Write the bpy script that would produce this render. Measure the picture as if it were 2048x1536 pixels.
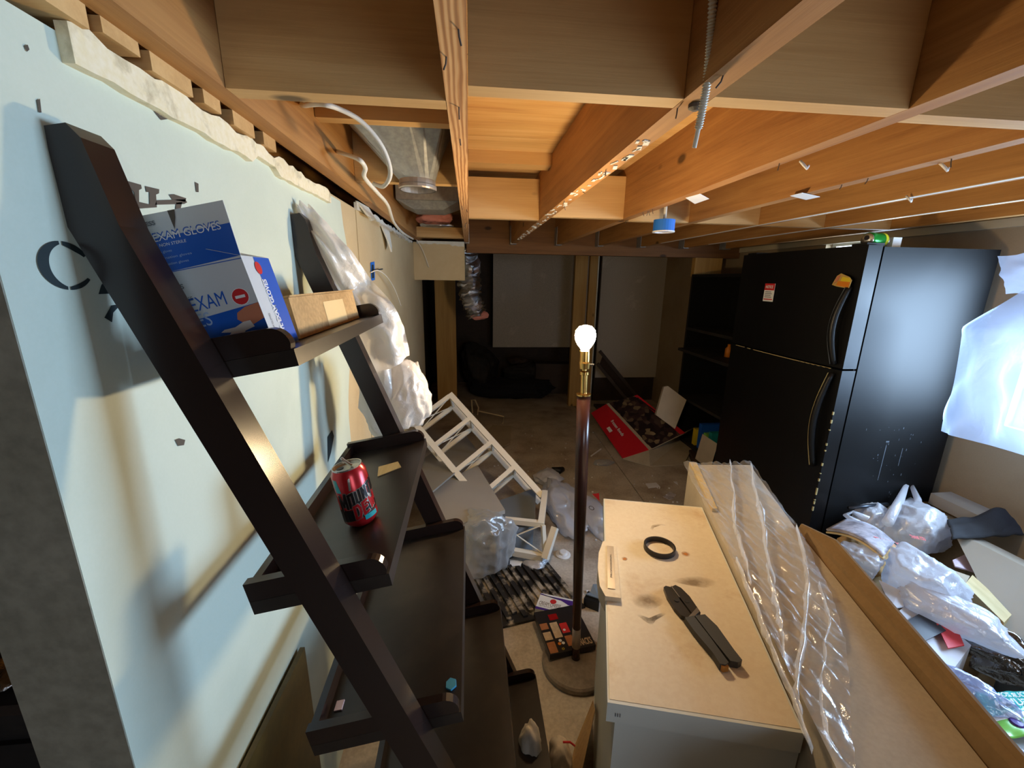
import bpy, bmesh, math, random
from mathutils import Vector, Matrix, noise
V = Vector
PI = math.pi
random.seed(4)
for o in list(bpy.data.objects):
    bpy.data.objects.remove(o, do_unlink=True)
sc = bpy.context.scene
C = sc.collection

# ------------------------------------------------------------------ camera, world, window light, exposure
cam_data = bpy.data.cameras.new('camera')
cam_data.sensor_width = 36.0
cam_data.lens = 14.678
cam_data.clip_start = 0.01
cam = bpy.data.objects.new('camera', cam_data)
cam.location = (0, 0, 1.63)
cam.rotation_euler = (math.radians(75.898), math.radians(-0.873), math.radians(-5.681))
C.objects.link(cam)
sc.camera = cam

BULB_W = 310.0        # radiance of the bulb glass
SKY_W = 2.5          # radiance of the overcast sky
world = bpy.data.worlds.new('overcast_sky')
sc.world = world
world.use_nodes = True
bg = world.node_tree.nodes['Background']
bg.inputs[0].default_value = (0.62, 0.80, 1.0, 1)
bg.inputs[1].default_value = SKY_W

def area(name, loc, target, sx, sy, watts, color):
    d = bpy.data.lights.new(name, 'AREA')
    d.shape = 'RECTANGLE'; d.size = sx; d.size_y = sy; d.energy = watts; d.color = color
    o = bpy.data.objects.new(name, d)
    o.location = loc
    o.rotation_euler = (V(target) - V(loc)).to_track_quat('-Z', 'Y').to_euler()
    C.objects.link(o)
    return o
# daylight entering through the basement window on the right, and a cool fill added behind the camera, where no doorway exists
area('window_daylight', (2.80, 1.06, 1.36), (0, 1.06, 1.25), 1.15, 0.70, 88.0, (0.50, 0.72, 1.0))
area('slit_window_daylight', (2.76, 2.61, 1.82), (0.6, 3.6, 0.4), 0.55, 0.15, 7.0, (0.66, 0.82, 1.0))
area('rear_fill', (1.2, -2.05, 1.35), (0.4, 2.0, 1.0), 0.9, 1.1, 15.0, (0.75, 0.86, 1.0))

sc.view_settings.view_transform = 'Standard'
sc.view_settings.look = 'None'
sc.view_settings.gamma = 1.0
sc.view_settings.use_curve_mapping = False
sc.view_settings.exposure = 0.45
sc.cycles.use_denoising = True
sc.cycles.max_bounces = 8
sc.cycles.transparent_max_bounces = 24
sc.cycles.sample_clamp_indirect = 6.0
sc.cycles.caustics_reflective = False
sc.cycles.caustics_refractive = False

# ------------------------------------------------------------------ materials
def lin(c):
    f = lambda u: u/12.92 if u <= 0.04045 else ((u+0.055)/1.055)**2.4
    if isinstance(c, str):
        c = [int(c[i:i+2], 16)/255 for i in (0, 2, 4)]
    return tuple(f(u) for u in c) + (1,)

def base(name, rough=0.6, metal=0.0, spec=0.5):
    m = bpy.data.materials.new(name); m.use_nodes = True
    nt = m.node_tree
    b = nt.nodes['Principled BSDF']
    b.inputs['Roughness'].default_value = rough
    b.inputs['Metallic'].default_value = metal
    b.inputs['Specular IOR Level'].default_value = spec
    return m, nt, b

def coords(nt, scale=(1, 1, 1), loc=(0, 0, 0)):
    t = nt.nodes.new('ShaderNodeTexCoord'); mp = nt.nodes.new('ShaderNodeMapping')
    mp.inputs['Scale'].default_value = scale; mp.inputs['Location'].default_value = loc
    nt.links.new(t.outputs['Object'], mp.inputs['Vector'])
    return mp.outputs['Vector']

def tex_noise(nt, vec, scale, detail=6, rough=0.55, dist=0.0):
    n = nt.nodes.new('ShaderNodeTexNoise')
    n.inputs['Scale'].default_value = scale; n.inputs['Detail'].default_value = detail
    n.inputs['Roughness'].default_value = rough; n.inputs['Distortion'].default_value = dist
    nt.links.new(vec, n.inputs['Vector'])
    return n.outputs['Fac']

def ramp(nt, fac, stops):
    r = nt.nodes.new('ShaderNodeValToRGB')
    e = r.color_ramp.elements
    e[0].position, e[0].color = stops[0][0], lin(stops[0][1])
    e[1].position, e[1].color = stops[-1][0], lin(stops[-1][1])
    for p, c in stops[1:-1]:
        n = e.new(p); n.color = lin(c)
    nt.links.new(fac, r.inputs['Fac'])
    return r.outputs['Color']

def mix(nt, fac, a, b, mode='MIX'):
    n = nt.nodes.new('ShaderNodeMix'); n.data_type = 'RGBA'; n.blend_type = mode
    if isinstance(fac, (int, float)): n.inputs[0].default_value = fac
    else: nt.links.new(fac, n.inputs[0])
    for i, s in ((6, a), (7, b)):
        if isinstance(s, (str, tuple, list)): n.inputs[i].default_value = lin(s) if isinstance(s, str) or len(s) == 3 else s
        else: nt.links.new(s, n.inputs[i])
    return n.outputs[2]

def bump(nt, b, h, strength=0.3, dist=0.005):
    n = nt.nodes.new('ShaderNodeBump')
    n.inputs['Strength'].default_value = strength; n.inputs['Distance'].default_value = dist
    nt.links.new(h, n.inputs['Height']); nt.links.new(n.outputs['Normal'], b.inputs['Normal'])

def plain(name, col, rough=0.6, metal=0.0, var=0.12, scale=9.0, bumps=0.0, spec=0.5):
    """colour with a little cloudy variation"""
    m, nt, b = base(name, rough, metal, spec)
    v = coords(nt)
    f = tex_noise(nt, v, scale)
    c = lin(col)
    lo = tuple(u*(1-var*1.6) for u in c[:3]) + (1,); hi = tuple(min(1, u*(1+var)) for u in c[:3]) + (1,)
    nt.links.new(mix(nt, f, lo, hi), b.inputs['Base Color'])
    if bumps: bump(nt, b, tex_noise(nt, v, scale*9), bumps, 0.002)
    return m

def wood(name, dark, mid, light, axis=1, ring=26.0, rough=0.65, knots=True, gloss=0.4):
    m, nt, b = base(name, rough, 0, gloss)
    s = [1.0, 1.0, 1.0]; s[axis] = 0.07
    v = coords(nt, s)
    n1 = tex_noise(nt, v, ring, 5, 0.6, 0.6)
    s2 = [1.0, 1.0, 1.0]; s2[axis] = 0.02
    n2 = tex_noise(nt, coords(nt, s2), 150, 3, 0.7)
    s3 = [1.0, 1.0, 1.0]; s3[axis] = 0.35
    n3 = tex_noise(nt, coords(nt, s3), 2.2, 3)
    col = ramp(nt, n1, [(0.30, dark), (0.48, mid), (0.68, light)])
    col = mix(nt, 0.30, col, ramp(nt, n2, [(0.3, dark), (0.7, light)]), 'MIX')
    col = mix(nt, 0.35, col, ramp(nt, n3, [(0.35, dark), (0.65, light)]), 'MIX')
    if knots:
        s4 = [1.0, 1.0, 1.0]; s4[axis] = 0.5
        vo = nt.nodes.new('ShaderNodeTexVoronoi'); vo.inputs['Scale'].default_value = 5.0
        nt.links.new(coords(nt, s4), vo.inputs['Vector'])
        k = ramp(nt, vo.outputs['Distance'], [(0.055, (0.1, 0.1, 0.1)), (0.10, (1, 1, 1))])
        col = mix(nt, 0.75, col, k, 'MULTIPLY')
    nt.links.new(col, b.inputs['Base Color'])
    bump(nt, b, n2, 0.25, 0.002)
    return m

def film(name, col, alpha=0.75, rough=0.25, transl=0.6, glossy=0.25, wrinkle=60.0):
    """thin plastic: part see-through, part translucent, part shiny"""
    m = bpy.data.materials.new(name); m.use_nodes = True
    nt = m.node_tree; nt.nodes.clear()
    out = nt.nodes.new('ShaderNodeOutputMaterial')
    tr = nt.nodes.new('ShaderNodeBsdfTransparent')
    df = nt.nodes.new('ShaderNodeBsdfDiffuse'); tl = nt.nodes.new('ShaderNodeBsdfTranslucent')
    gl = nt.nodes.new('ShaderNodeBsdfGlossy'); gl.inputs['Roughness'].default_value = rough
    c = lin(col)
    df.inputs[0].default_value = c; tl.inputs[0].default_value = c; gl.inputs[0].default_value = (1, 1, 1, 1)
    v = coords(nt)
    n = tex_noise(nt, v, wrinkle, 4, 0.6, 0.8)
    bp = nt.nodes.new('ShaderNodeBump'); bp.inputs['Strength'].default_value = 0.5; bp.inputs['Distance'].default_value = 0.006
    nt.links.new(n, bp.inputs['Height'])
    for s in (df, tl, gl): nt.links.new(bp.outputs['Normal'], s.inputs['Normal'])
    def mx(f, a, b2):
        x = nt.nodes.new('ShaderNodeMixShader')
        if isinstance(f, (int, float)): x.inputs[0].default_value = f
        else: nt.links.new(f, x.inputs[0])
        nt.links.new(a.outputs[0], x.inputs[1]); nt.links.new(b2.outputs[0], x.inputs[2]); return x
    body = mx(transl, df, tl)
    solid = mx(glossy, body, gl)
    lw = nt.nodes.new('ShaderNodeLayerWeight'); lw.inputs[0].default_value = 0.35
    mr = nt.nodes.new('ShaderNodeMapRange')
    mr.inputs['To Min'].default_value = alpha; mr.inputs['To Max'].default_value = min(1.0, alpha+0.45)
    nt.links.new(lw.outputs['Facing'], mr.inputs['Value'])
    fin = mx(mr.outputs[0], tr, solid)
    nt.links.new(fin.outputs[0], out.inputs['Surface'])
    return m

def emit(name, col, strength):
    m, nt, b = base(name)
    b.inputs['Base Color'].default_value = lin(col)
    b.inputs['Emission Color'].default_value = lin(col); b.inputs['Emission Strength'].default_value = strength
    return m

def stained(name, col, stain, lo, hi, rough=0.6, scale=5.0, bumps=0.1, grain=60.0, spec=0.5, gf=0.12):
    """a colour with blotchy stains of a second colour"""
    m, nt, b = base(name, rough, 0, spec)
    v = coords(nt)
    f = tex_noise(nt, v, scale, 8, 0.62, 0.4)
    f2 = tex_noise(nt, v, grain, 4)
    r = nt.nodes.new('ShaderNodeMapRange'); r.inputs[1].default_value = lo; r.inputs[2].default_value = hi
    nt.links.new(f, r.inputs['Value'])
    c = mix(nt, r.outputs[0], col, stain)
    c = mix(nt, gf, c, ramp(nt, f2, [(0.35, (0, 0, 0)), (0.65, (1, 1, 1))]), 'OVERLAY')
    nt.links.new(c, b.inputs['Base Color'])
    if bumps: bump(nt, b, f2, bumps, 0.002)
    return m

M = {}
M['joist_wood'] = wood('joist_wood', '80532a', 'a97744', 'bf8f54', 1)
def grainy():
    m, nt, b = base('joist_grainy', 0.65)
    w = nt.nodes.new('ShaderNodeTexWave'); w.bands_direction = 'X'; w.inputs['Scale'].default_value = 32.0
    w.inputs['Distortion'].default_value = 5.0; w.inputs['Detail'].default_value = 3.0; w.inputs['Detail Scale'].default_value = 1.2
    nt.links.new(coords(nt, (1.0, 0.10, 0.6)), w.inputs['Vector'])
    f = tex_noise(nt, coords(nt, (1, 0.02, 1)), 160, 3)
    c = ramp(nt, w.outputs['Fac'], [(0.1, '9a6234'), (0.5, 'c98f55'), (0.9, 'deb27c')])
    nt.links.new(mix(nt, 0.25, c, ramp(nt, f, [(0.3, '8a5a2e'), (0.7, 'e0b580')])), b.inputs['Base Color'])
    return m
M['joist_grainy'] = grainy()
M['block_wood'] = wood('block_wood', 'a67e4c', 'c39a63', 'd6b17a', 0, 14.0, knots=True)
M['plank_wood'] = wood('plank_wood', 'b07f45', 'd4a867', 'e6c58e', 0, 22.0)
M['beam_wood'] = wood('beam_wood', '54341c', '78502c', '8f6438', 0, 20.0)
M['stud_wood'] = wood('stud_wood', '9a7238', 'b98f4e', 'cba664', 2, 18.0)
M['wall_paint'] = stained('wall_paint', 'c9d3c4', 'bfcabb', 0.42, 0.7, 0.55, 3.0, 0.0, 220, gf=0.015)
M['drywall'] = stained('drywall', 'c9b48c', 'bda67e', 0.4, 0.7, 0.8, 2.5, 0.03, 200, gf=0.03)
M['drywall_grey'] = stained('drywall_grey', 'b3ab9f', 'd0c9be', 0.60, 0.74, 0.85, 3.2, 0.05, 150)
M['plaster_edge'] = stained('plaster_edge', 'e6dcbd', 'a89a78', 0.52, 0.75, 0.8, 18, 0.5, 90)
M['gypsum'] = plain('gypsum', 'd8d6ca', 0.9, bumps=0.5, scale=30)
M['wall_end'] = stained('wall_end', '8d8b7d', '807e6f', 0.4, 0.7, 0.7, 6, 0.1)  # the end face's shade is put into this darker colour
M['wall_beige'] = stained('wall_beige', '9c8a6e', '8e785c', 0.4, 0.7, 0.75, 2.0, 0.03, 180, gf=0.03)
M['trim_cream'] = plain('trim_cream', 'c9bda0', 0.6)
M['black_lacquer'] = plain('black_lacquer', '241815', 0.25, var=0.3, scale=4, spec=0.5)
M['rail_edge'] = plain('rail_edge', '2a1815', 0.30, var=0.3)
M['shelf_worn'] = stained('shelf_worn', '211a16', '2f2822', 0.5, 0.72, 0.36, 6, 0.05, 40)
M['concrete'] = None
M['window_white'] = plain('window_white', 'e8e8e6', 0.4)
M['white_plastic'] = plain('white_plastic', 'e9e9ea', 0.45)
M['white_paint_metal'] = plain('white_paint_metal', 'e8e0d0', 0.4, var=0.05)
M['black_fridge'] = plain('black_fridge', '07080a', 0.50, var=0.2, scale=3, spec=0.26)
M['black_door'] = plain('black_door', '08080a', 0.42, var=0.2, scale=3, spec=0.35)
M['black'] = plain('black', '0c0c0d', 0.5)
M['dark_rubber'] = plain('dark_rubber', '191615', 0.45)
M['worn_yellow'] = plain('worn_yellow', 'b0a070', 0.7, bumps=0.4)
M['cardboard'] = stained('cardboard', 'b1a592', 'a09480', 0.42, 0.7, 0.85, 3.0, 0.04, 120, 0.2, gf=0.04)
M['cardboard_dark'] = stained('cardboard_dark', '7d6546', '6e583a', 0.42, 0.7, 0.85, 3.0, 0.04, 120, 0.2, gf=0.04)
M['carton_brown'] = stained('carton_brown', 'bb9a6c', 'a58458', 0.45, 0.7, 0.85, 6.0, 0.08, 120, 0.2)
M['tape_paper'] = plain('tape_paper', 'dcc08c', 0.7)
M['freezer_top'] = stained('freezer_top', 'd3c5ad', 'b4936a', 0.56, 0.80, 0.45, 7.0, 0.02, 90, gf=0.05)
M['freezer_side'] = plain('freezer_side', 'c9cdc8', 0.45, var=0.05)
M['gasket'] = plain('gasket', '8b8a76', 0.6)
M['silver'] = plain('silver', 'b9ada0', 0.35, 0.6)
M['steel'] = plain('steel', '9a9a98', 0.35, 1.0)
M['tool_dark'] = plain('tool_dark', '35322f', 0.42, 0.5)
M['handle_grey'] = plain('handle_grey', '34332e', 0.6)
M['brass'] = plain('brass', 'c8a05a', 0.25, 1.0, var=0.1)
M['lamp_wood'] = plain('lamp_wood', '3a1f1a', 0.25, var=0.25, scale=3)
M['lamp_base'] = stained('lamp_base', '93877a', '6d6258', 0.4, 0.7, 0.4, 6, 0.1)
M['bulb_glass'] = emit('bulb_glass', (1.0, 0.87, 0.67), BULB_W)
M['galvanised'] = stained('galvanised', '9fa3a6', '8b8f94', 0.4, 0.7, 0.45, 8, 0.03)
M['galvanised'].node_tree.nodes['Principled BSDF'].inputs['Metallic'].default_value = 0.5
M['foil'] = plain('foil', 'cfcfd2', 0.22, 1.0, var=0.2, scale=20, bumps=1.0)
M['pink_insulation'] = plain('pink_insulation', 'c98478', 0.95, bumps=1.0, scale=20)
M['cable_white'] = plain('cable_white', 'ddd6c6', 0.5)
M['conduit'] = plain('conduit', 'd6d2c2', 0.45, 0.15)
M['blue_box'] = plain('blue_box', '1f6fd0', 0.5)
M['blue_print'] = plain('blue_print', '1456b8', 0.45, var=0.05)
M['white_print'] = plain('white_print', 'e6e8ea', 0.5, var=0.04)
M['grey_print'] = plain('grey_print', '6a6e74', 0.6)
M['grey_glove'] = plain('grey_glove', '9fb6d6', 0.5, var=0.04)
M['red_print'] = plain('red_print', 'c8282c', 0.5)
M['box_grey'] = plain('box_grey', 'c6ccd0', 0.5, var=0.04)
M['skin_print'] = plain('skin_print', 'c07858', 0.6)
M['glove_print'] = plain('glove_print', 'd8d2cc', 0.6)
M['can_red'] = plain('can_red', 'b51f24', 0.25, 0.4, var=0.3, scale=40)
M['can_black'] = plain('can_black', '130a0a', 0.3)
M['can_teal'] = plain('can_teal', '1f8f93', 0.3)
M['can_silver'] = plain('can_silver', 'cfcac0', 0.25, 0.9)
M['can_green'] = plain('can_green', '1f9a3a', 0.25, 0.4, var=0.2)
M['can_yellow'] = plain('can_yellow', 'd9cf2a', 0.4)
M['ink_grey'] = plain('ink_grey', '4e463e', 0.7, var=0.2)
M['ink_dark'] = plain('ink_dark', '1d2a2c', 0.7, var=0.2)
M['bag_white'] = film('bag_white', 'eef1fa', 0.88, 0.20, 0.50, 0.12, 45)
M['bag_warm'] = film('bag_warm', 'f4eee6', 0.90, 0.25, 0.40, 0.08, 45)
M['bag_clear'] = film('bag_clear', 'dde2e8', 0.42, 0.15, 0.4, 0.30, 50)
M['bag_blue'] = film('bag_blue', 'b9c6ee', 0.55, 0.15, 0.4, 0.22, 60)
M['film_dark'] = film('film_dark', '141620', 0.90, 0.14, 0.1, 0.26, 50)
M['wrap_clear'] = film('wrap_clear', 'f0f0f0', 0.10, 0.14, 0.3, 0.50, 35)
M['crease_film'] = film('crease_film', 'eef2f6', 0.30, 0.12, 0.35, 0.45, 60)
M['sheet_window'] = film('sheet_window', 'a8b4cc', 0.50, 0.30, 0.45, 0.07, 14)
M['grey_tote'] = plain('grey_tote', '8e8c88', 0.5, var=0.05)
M['grey_tote_blue'] = plain('grey_tote_blue', '6d737a', 0.5, var=0.05)
M['grey_lid'] = plain('grey_lid', 'a09c96', 0.5, var=0.05)
M['red_card'] = plain('red_card', 'c01828', 0.5, var=0.06)
M['cushion'] = plain('cushion', 'c6bbac', 0.8, bumps=0.2)
M['paper'] = plain('paper', 'dcdce2', 0.8)
M['paper_purple'] = plain('paper_purple', 'c9b8c8', 0.7)
M['magazine_grey'] = stained('magazine_grey', 'b9b4bc', '77717a', 0.45, 0.7, 0.4, 20)
M['beige_panel'] = plain('beige_panel', 'a39a8c', 0.6, var=0.05)
M['beige_dark'] = plain('beige_dark', '8b8273', 0.6, var=0.05)
M['cloth_dark'] = plain('cloth_dark', '2c2e33', 0.95, bumps=0.6, scale=25)
M['pale_wood'] = wood('pale_wood', 'b09a6a', 'cbb787', 'd9c99c', 1, 20, knots=False)
M['olive_panel'] = stained('olive_panel', '5c4a22', '3a2c14', 0.42, 0.68, 0.35, 5, 0.05)
M['dark_stuff'] = stained('dark_stuff', '1a1614', '2d2622', 0.45, 0.7, 0.8, 5, 0.3)
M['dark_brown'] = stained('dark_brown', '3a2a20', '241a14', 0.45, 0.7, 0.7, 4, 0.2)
M['navy'] = plain('navy', '11131c', 0.9)
M['orange'] = plain('orange', 'd07a1c', 0.5)
M['yellow_print'] = plain('yellow_print', 'd9c02a', 0.5)
M['green_bag'] = plain('green_bag', '3fc4c0', 0.22, var=0.1)
M['lime_print'] = plain('lime_print', '86cf5a', 0.3)
M['purple_print'] = plain('purple_print', '4a2a8a', 0.4)
M['food_black'] = plain('food_black', '201f24', 0.4)
M['food_brown'] = plain('food_brown', 'b0734a', 0.5, var=0.3, scale=40)
M['food_cream'] = plain('food_cream', 'cdb494', 0.5, var=0.3, scale=60)
M['ridge_mat'] = stained('ridge_mat', '17120f', 'a99c8a', 0.50, 0.64, 0.7, 9.0, 0.5, 60)
M['gadget'] = plain('gadget', '8fa3b8', 0.35, 0.3)
M['rod'] = plain('rod', '3c4048', 0.3, 0.7)
M['stain_orange'] = plain('stain_orange', 'b5792a', 0.6, var=0.3, scale=60)
def soft(name, col, strength, scale=40.0):
    """a stain that fades out towards its rim"""
    m, nt, b = base(name, 0.6)
    b.inputs['Base Color'].default_value = lin(col)
    t = nt.nodes.new('ShaderNodeTexCoord')
    mp = nt.nodes.new('ShaderNodeMapping'); mp.inputs['Location'].default_value = (-1, -1, 0); mp.inputs['Scale'].default_value = (2, 2, 0)
    nt.links.new(t.outputs['Generated'], mp.inputs['Vector'])
    g = nt.nodes.new('ShaderNodeTexGradient'); g.gradient_type = 'SPHERICAL'
    nt.links.new(mp.outputs[0], g.inputs['Vector'])
    n = tex_noise(nt, t.outputs['Object'], scale, 5, 0.65)
    mu = nt.nodes.new('ShaderNodeMath'); mu.operation = 'MULTIPLY'
    nt.links.new(g.outputs['Fac'], mu.inputs[0]); nt.links.new(n, mu.inputs[1])
    r = nt.nodes.new('ShaderNodeMapRange'); r.inputs[1].default_value = 0.05; r.inputs[2].default_value = 0.42; r.inputs[4].default_value = strength
    nt.links.new(mu.outputs[0], r.inputs['Value']); nt.links.new(r.outputs[0], b.inputs['Alpha'])
    return m
M['smudge'] = soft('smudge', '7d6547', 0.55)
M['smear'] = soft('smear', '5d5142', 0.75, 70)
M['stain_soft'] = soft('stain_soft', 'b06a14', 0.9, 60)
M['blue_tag'] = plain('blue_tag', '3c8fb8', 0.5)
M['scuff_highlight'] = plain('scuff_highlight', '4c535c', 0.6, var=0.4, scale=90)
M['fray'] = plain('fray', 'b99a56', 0.9, bumps=0.8)

def concrete():
    m, nt, b = base('concrete', 0.5, 0, 0.4)
    v = coords(nt)
    a = tex_noise(nt, v, 1.3, 8, 0.62, 0.5)
    g = tex_noise(nt, v, 70, 4)
    c = ramp(nt, a, [(0.34, '7a6858'), (0.44, 'b0a392'), (0.60, 'c6bdb0'), (0.8, 'd2cac0')])
    d = tex_noise(nt, coords(nt, loc=(7.3, 1.2, 0)), 4.0, 6)
    c = mix(nt, 0.5, c, ramp(nt, d, [(0.36, '8a7866'), (0.56, 'c8bfb2')]))
    c = mix(nt, 0.15, c, ramp(nt, g, [(0.3, (0, 0, 0)), (0.7, (1, 1, 1))]), 'OVERLAY')
    nt.links.new(c, b.inputs['Base Color'])
    r = nt.nodes.new('ShaderNodeMapRange'); r.inputs['To Min'].default_value = 0.28; r.inputs['To Max'].default_value = 0.7
    nt.links.new(a, r.inputs['Value']); nt.links.new(r.outputs[0], b.inputs['Roughness'])
    bump(nt, b, g, 0.12, 0.002)
    return m
M['concrete'] = concrete()

def photo_print():
    """the dark food picture printed on the red carton"""
    m, nt, b = base('photo_print', 0.45)
    vo = nt.nodes.new('ShaderNodeTexVoronoi'); vo.inputs['Scale'].default_value = 22
    v = coords(nt); nt.links.new(v, vo.inputs['Vector'])
    sp = nt.nodes.new('ShaderNodeSeparateColor'); nt.links.new(vo.outputs['Color'], sp.inputs[0])
    c = ramp(nt, sp.outputs[0], [(0.2, '20161a'), (0.55, '4a3436'), (0.78, '6e5a4c'), (0.95, 'b09a76')])
    n = tex_noise(nt, v, 6, 4)
    nt.links.new(mix(nt, n, c, '1a1214'), b.inputs['Base Color'])
    return m
M['photo_print'] = photo_print()

# ------------------------------------------------------------------ object helpers
ORG = {}
def org(parent):
    return ORG.get(parent.name, V((0, 0, 0)))

def thing(name, label, cat, loc=(0, 0, 0), group=None):
    o = bpy.data.objects.new(name, None); C.objects.link(o)
    o.location = loc; o.empty_display_size = 0.05
    o['label'] = label; o['category'] = cat
    if group: o['group'] = group
    ORG[o.name] = V(loc)
    return o

def struct(name, loc=(0, 0, 0)):
    o = bpy.data.objects.new(name, None); C.objects.link(o); o.location = loc; o['kind'] = 'structure'
    ORG[o.name] = V(loc)
    return o

def tag(o, label, cat, group=None):
    o['label'] = label; o['category'] = cat
    if group: o['group'] = group
    return o

class B:
    """collects shapes in world coordinates and links them as ONE mesh object"""
    def __init__(s): s.bm = bmesh.new()
    def raw(s, vs, fs):
        bv = [s.bm.verts.new(V(p)) for p in vs]
        for f in fs:
            try: s.bm.faces.new([bv[i] for i in f])
            except ValueError: pass
        return s
    def hexa(s, p):          # 8 points: bottom loop, top loop
        return s.raw(p, [(3, 2, 1, 0), (4, 5, 6, 7), (0, 1, 5, 4), (1, 2, 6, 5), (2, 3, 7, 6), (3, 0, 4, 7)])
    def box(s, lo, hi):
        (a, b, c), (d, e, f) = lo, hi
        s.hexa([(a, b, c), (d, b, c), (d, e, c), (a, e, c), (a, b, f), (d, b, f), (d, e, f), (a, e, f)]); return s
    def obox(s, o, u, v, w):  # corner + three edge vectors
        o, u, v, w = V(o), V(u), V(v), V(w)
        s.hexa([o, o+u, o+u+v, o+v, o+w, o+u+w, o+u+v+w, o+v+w]); return s
    def cbox(s, c, size, rot=(0, 0, 0)):
        r = Matrix.Rotation(rot[2], 3, 'Z') @ Matrix.Rotation(rot[1], 3, 'Y') @ Matrix.Rotation(rot[0], 3, 'X')
        u, v, w = r @ V((size[0], 0, 0)), r @ V((0, size[1], 0)), r @ V((0, 0, size[2]))
        return s.obox(V(c)-(u+v+w)/2, u, v, w)
    def quad_slab(s, pts, d):  # polygon extruded by vector d
        n = len(pts); pts = [V(p) for p in pts]; d = V(d)
        vs = pts + [p+d for p in pts]
        s.raw(vs, [tuple(range(n))[::-1], tuple(range(n, 2*n))] + [(i, (i+1) % n, (i+1) % n+n, i+n) for i in range(n)]); return s
    def poly(s, pts):
        s.raw(pts, [tuple(range(len(pts)))]); return s
    def bar(s, p, q, w, h, up=(0, 0, 1)):
        p, q = V(p), V(q); d = (q-p).normalized(); up = V(up)
        x = d.cross(up)
        if x.length < 1e-4: x = d.cross(V((1, 0, 0)))
        x.normalize(); y = x.cross(d).normalized()
        return s.obox(p-x*w/2-y*h/2, x*w, y*h, q-p)
    def tube(s, pts, r, n=8, cap=True):
        pts = [V(p) for p in pts]; rings = []
        rr = r if isinstance(r, (list, tuple)) else [r]*len(pts)
        prev = None
        for i, p in enumerate(pts):
            d = (pts[min(i+1, len(pts)-1)]-pts[max(i-1, 0)]).normalized()
            if prev is None:
                x = d.orthogonal().normalized()
            else:
                x = (prev - d*prev.dot(d)).normalized()
            prev = x; y = d.cross(x)
            rings.append([s.bm.verts.new(p+(x*math.cos(2*PI*k/n)+y*math.sin(2*PI*k/n))*rr[i]) for k in range(n)])
        for a, b in zip(rings, rings[1:]):
            for k in range(n): s.bm.faces.new((a[k], a[(k+1) % n], b[(k+1) % n], b[k]))
        if cap: s.bm.faces.new(rings[0][::-1]); s.bm.faces.new(rings[-1])
        return s
    def lathe(s, o, axis, prof, n=24):
        o, ax = V(o), V(axis).normalized(); x = ax.orthogonal().normalized(); y = ax.cross(x)
        rings = []
        for r, h in prof:
            if r < 1e-6: rings.append([s.bm.verts.new(o+ax*h)])
            else: rings.append([s.bm.verts.new(o+ax*h+(x*math.cos(2*PI*k/n)+y*math.sin(2*PI*k/n))*r) for k in range(n)])
        for a, b in zip(rings, rings[1:]):
            for k in range(n):
                k2 = (k+1) % n
                if len(a) == 1 and len(b) == 1: continue
                if len(a) == 1: s.bm.faces.new((a[0], b[k2], b[k]))
                elif len(b) == 1: s.bm.faces.new((a[k], a[k2], b[0]))
                else: s.bm.faces.new((a[k], a[k2], b[k2], b[k]))
        return s
    def grid(s, fn, nu, nv):
        g = [[s.bm.verts.new(V(fn(i/nu, j/nv))) for j in range(nv+1)] for i in range(nu+1)]
        for i in range(nu):
            for j in range(nv):
                s.bm.faces.new((g[i][j], g[i+1][j], g[i+1][j+1], g[i][j+1]))
        return s
    def build(s, name, mat, parent=None, smooth=False, bevel=0.0, seg=2, thick=0.0):
        if bevel:
            es = [e for e in s.bm.edges if len(e.link_faces) == 2 and e.calc_face_angle(0) > 0.5]
            bmesh.ops.bevel(s.bm, geom=es, offset=bevel, segments=seg, affect='EDGES', profile=0.5, clamp_overlap=True)
        bmesh.ops.recalc_face_normals(s.bm, faces=s.bm.faces)
        me = bpy.data.meshes.new(name)
        o = bpy.data.objects.new(name, me); C.objects.link(o)
        if parent is not None:
            og = org(parent); o.parent = parent
        else:
            vs = [v.co for v in s.bm.verts]
            og = V((sum(v.x for v in vs)/len(vs), sum(v.y for v in vs)/len(vs), min(v.z for v in vs)))
            o.location = og
        for v in s.bm.verts: v.co -= og
        ORG[o.name] = og
        s.bm.to_mesh(me); s.bm.free()
        me.materials.append(M[mat] if isinstance(mat, str) else mat)
        if smooth:
            me.polygons.foreach_set('use_smooth', [True]*len(me.polygons))
        if thick:
            md = o.modifiers.new('thickness', 'SOLIDIFY'); md.thickness = thick
        return o

FONT_CACHE = {}
def text_bm(txt, size, bold=0.0):
    cu = bpy.data.curves.new('t', 'FONT'); cu.body = txt; cu.size = size; cu.offset = bold
    cu.align_x = 'LEFT'; cu.resolution_u = 3
    ob = bpy.data.objects.new('t', cu); C.objects.link(ob)
    dg = bpy.context.evaluated_depsgraph_get()
    me = bpy.data.meshes.new_from_object(ob.evaluated_get(dg))
    bm = bmesh.new(); bm.from_mesh(me)
    bpy.data.objects.remove(ob); bpy.data.curves.remove(cu); bpy.data.meshes.remove(me)
    return bm

def face_text(name, txt, size, o, u, v, x, y, mat, parent, bold=0.0, stretch=1.0, width=None, shear=0.0, fn=None, lift=0.0006):
    """flat lettering on a face with origin o and unit axes u, v"""
    b = B(); b.bm.free(); b.bm = text_bm(txt, size, bold)
    u, v = V(u).normalized(), V(v).normalized(); n = u.cross(v)
    xs = [q.co.x for q in b.bm.verts]; w = max(xs)-min(xs); x0 = min(xs)
    k = (width/w) if width else stretch
    for q in b.bm.verts:
        px, py = x+(q.co.x-x0)*k+shear*q.co.y, y+q.co.y
        q.co = fn(px, py) if fn else V(o)+u*px+v*py+n*lift
    return b.build(name, mat, parent)

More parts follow.
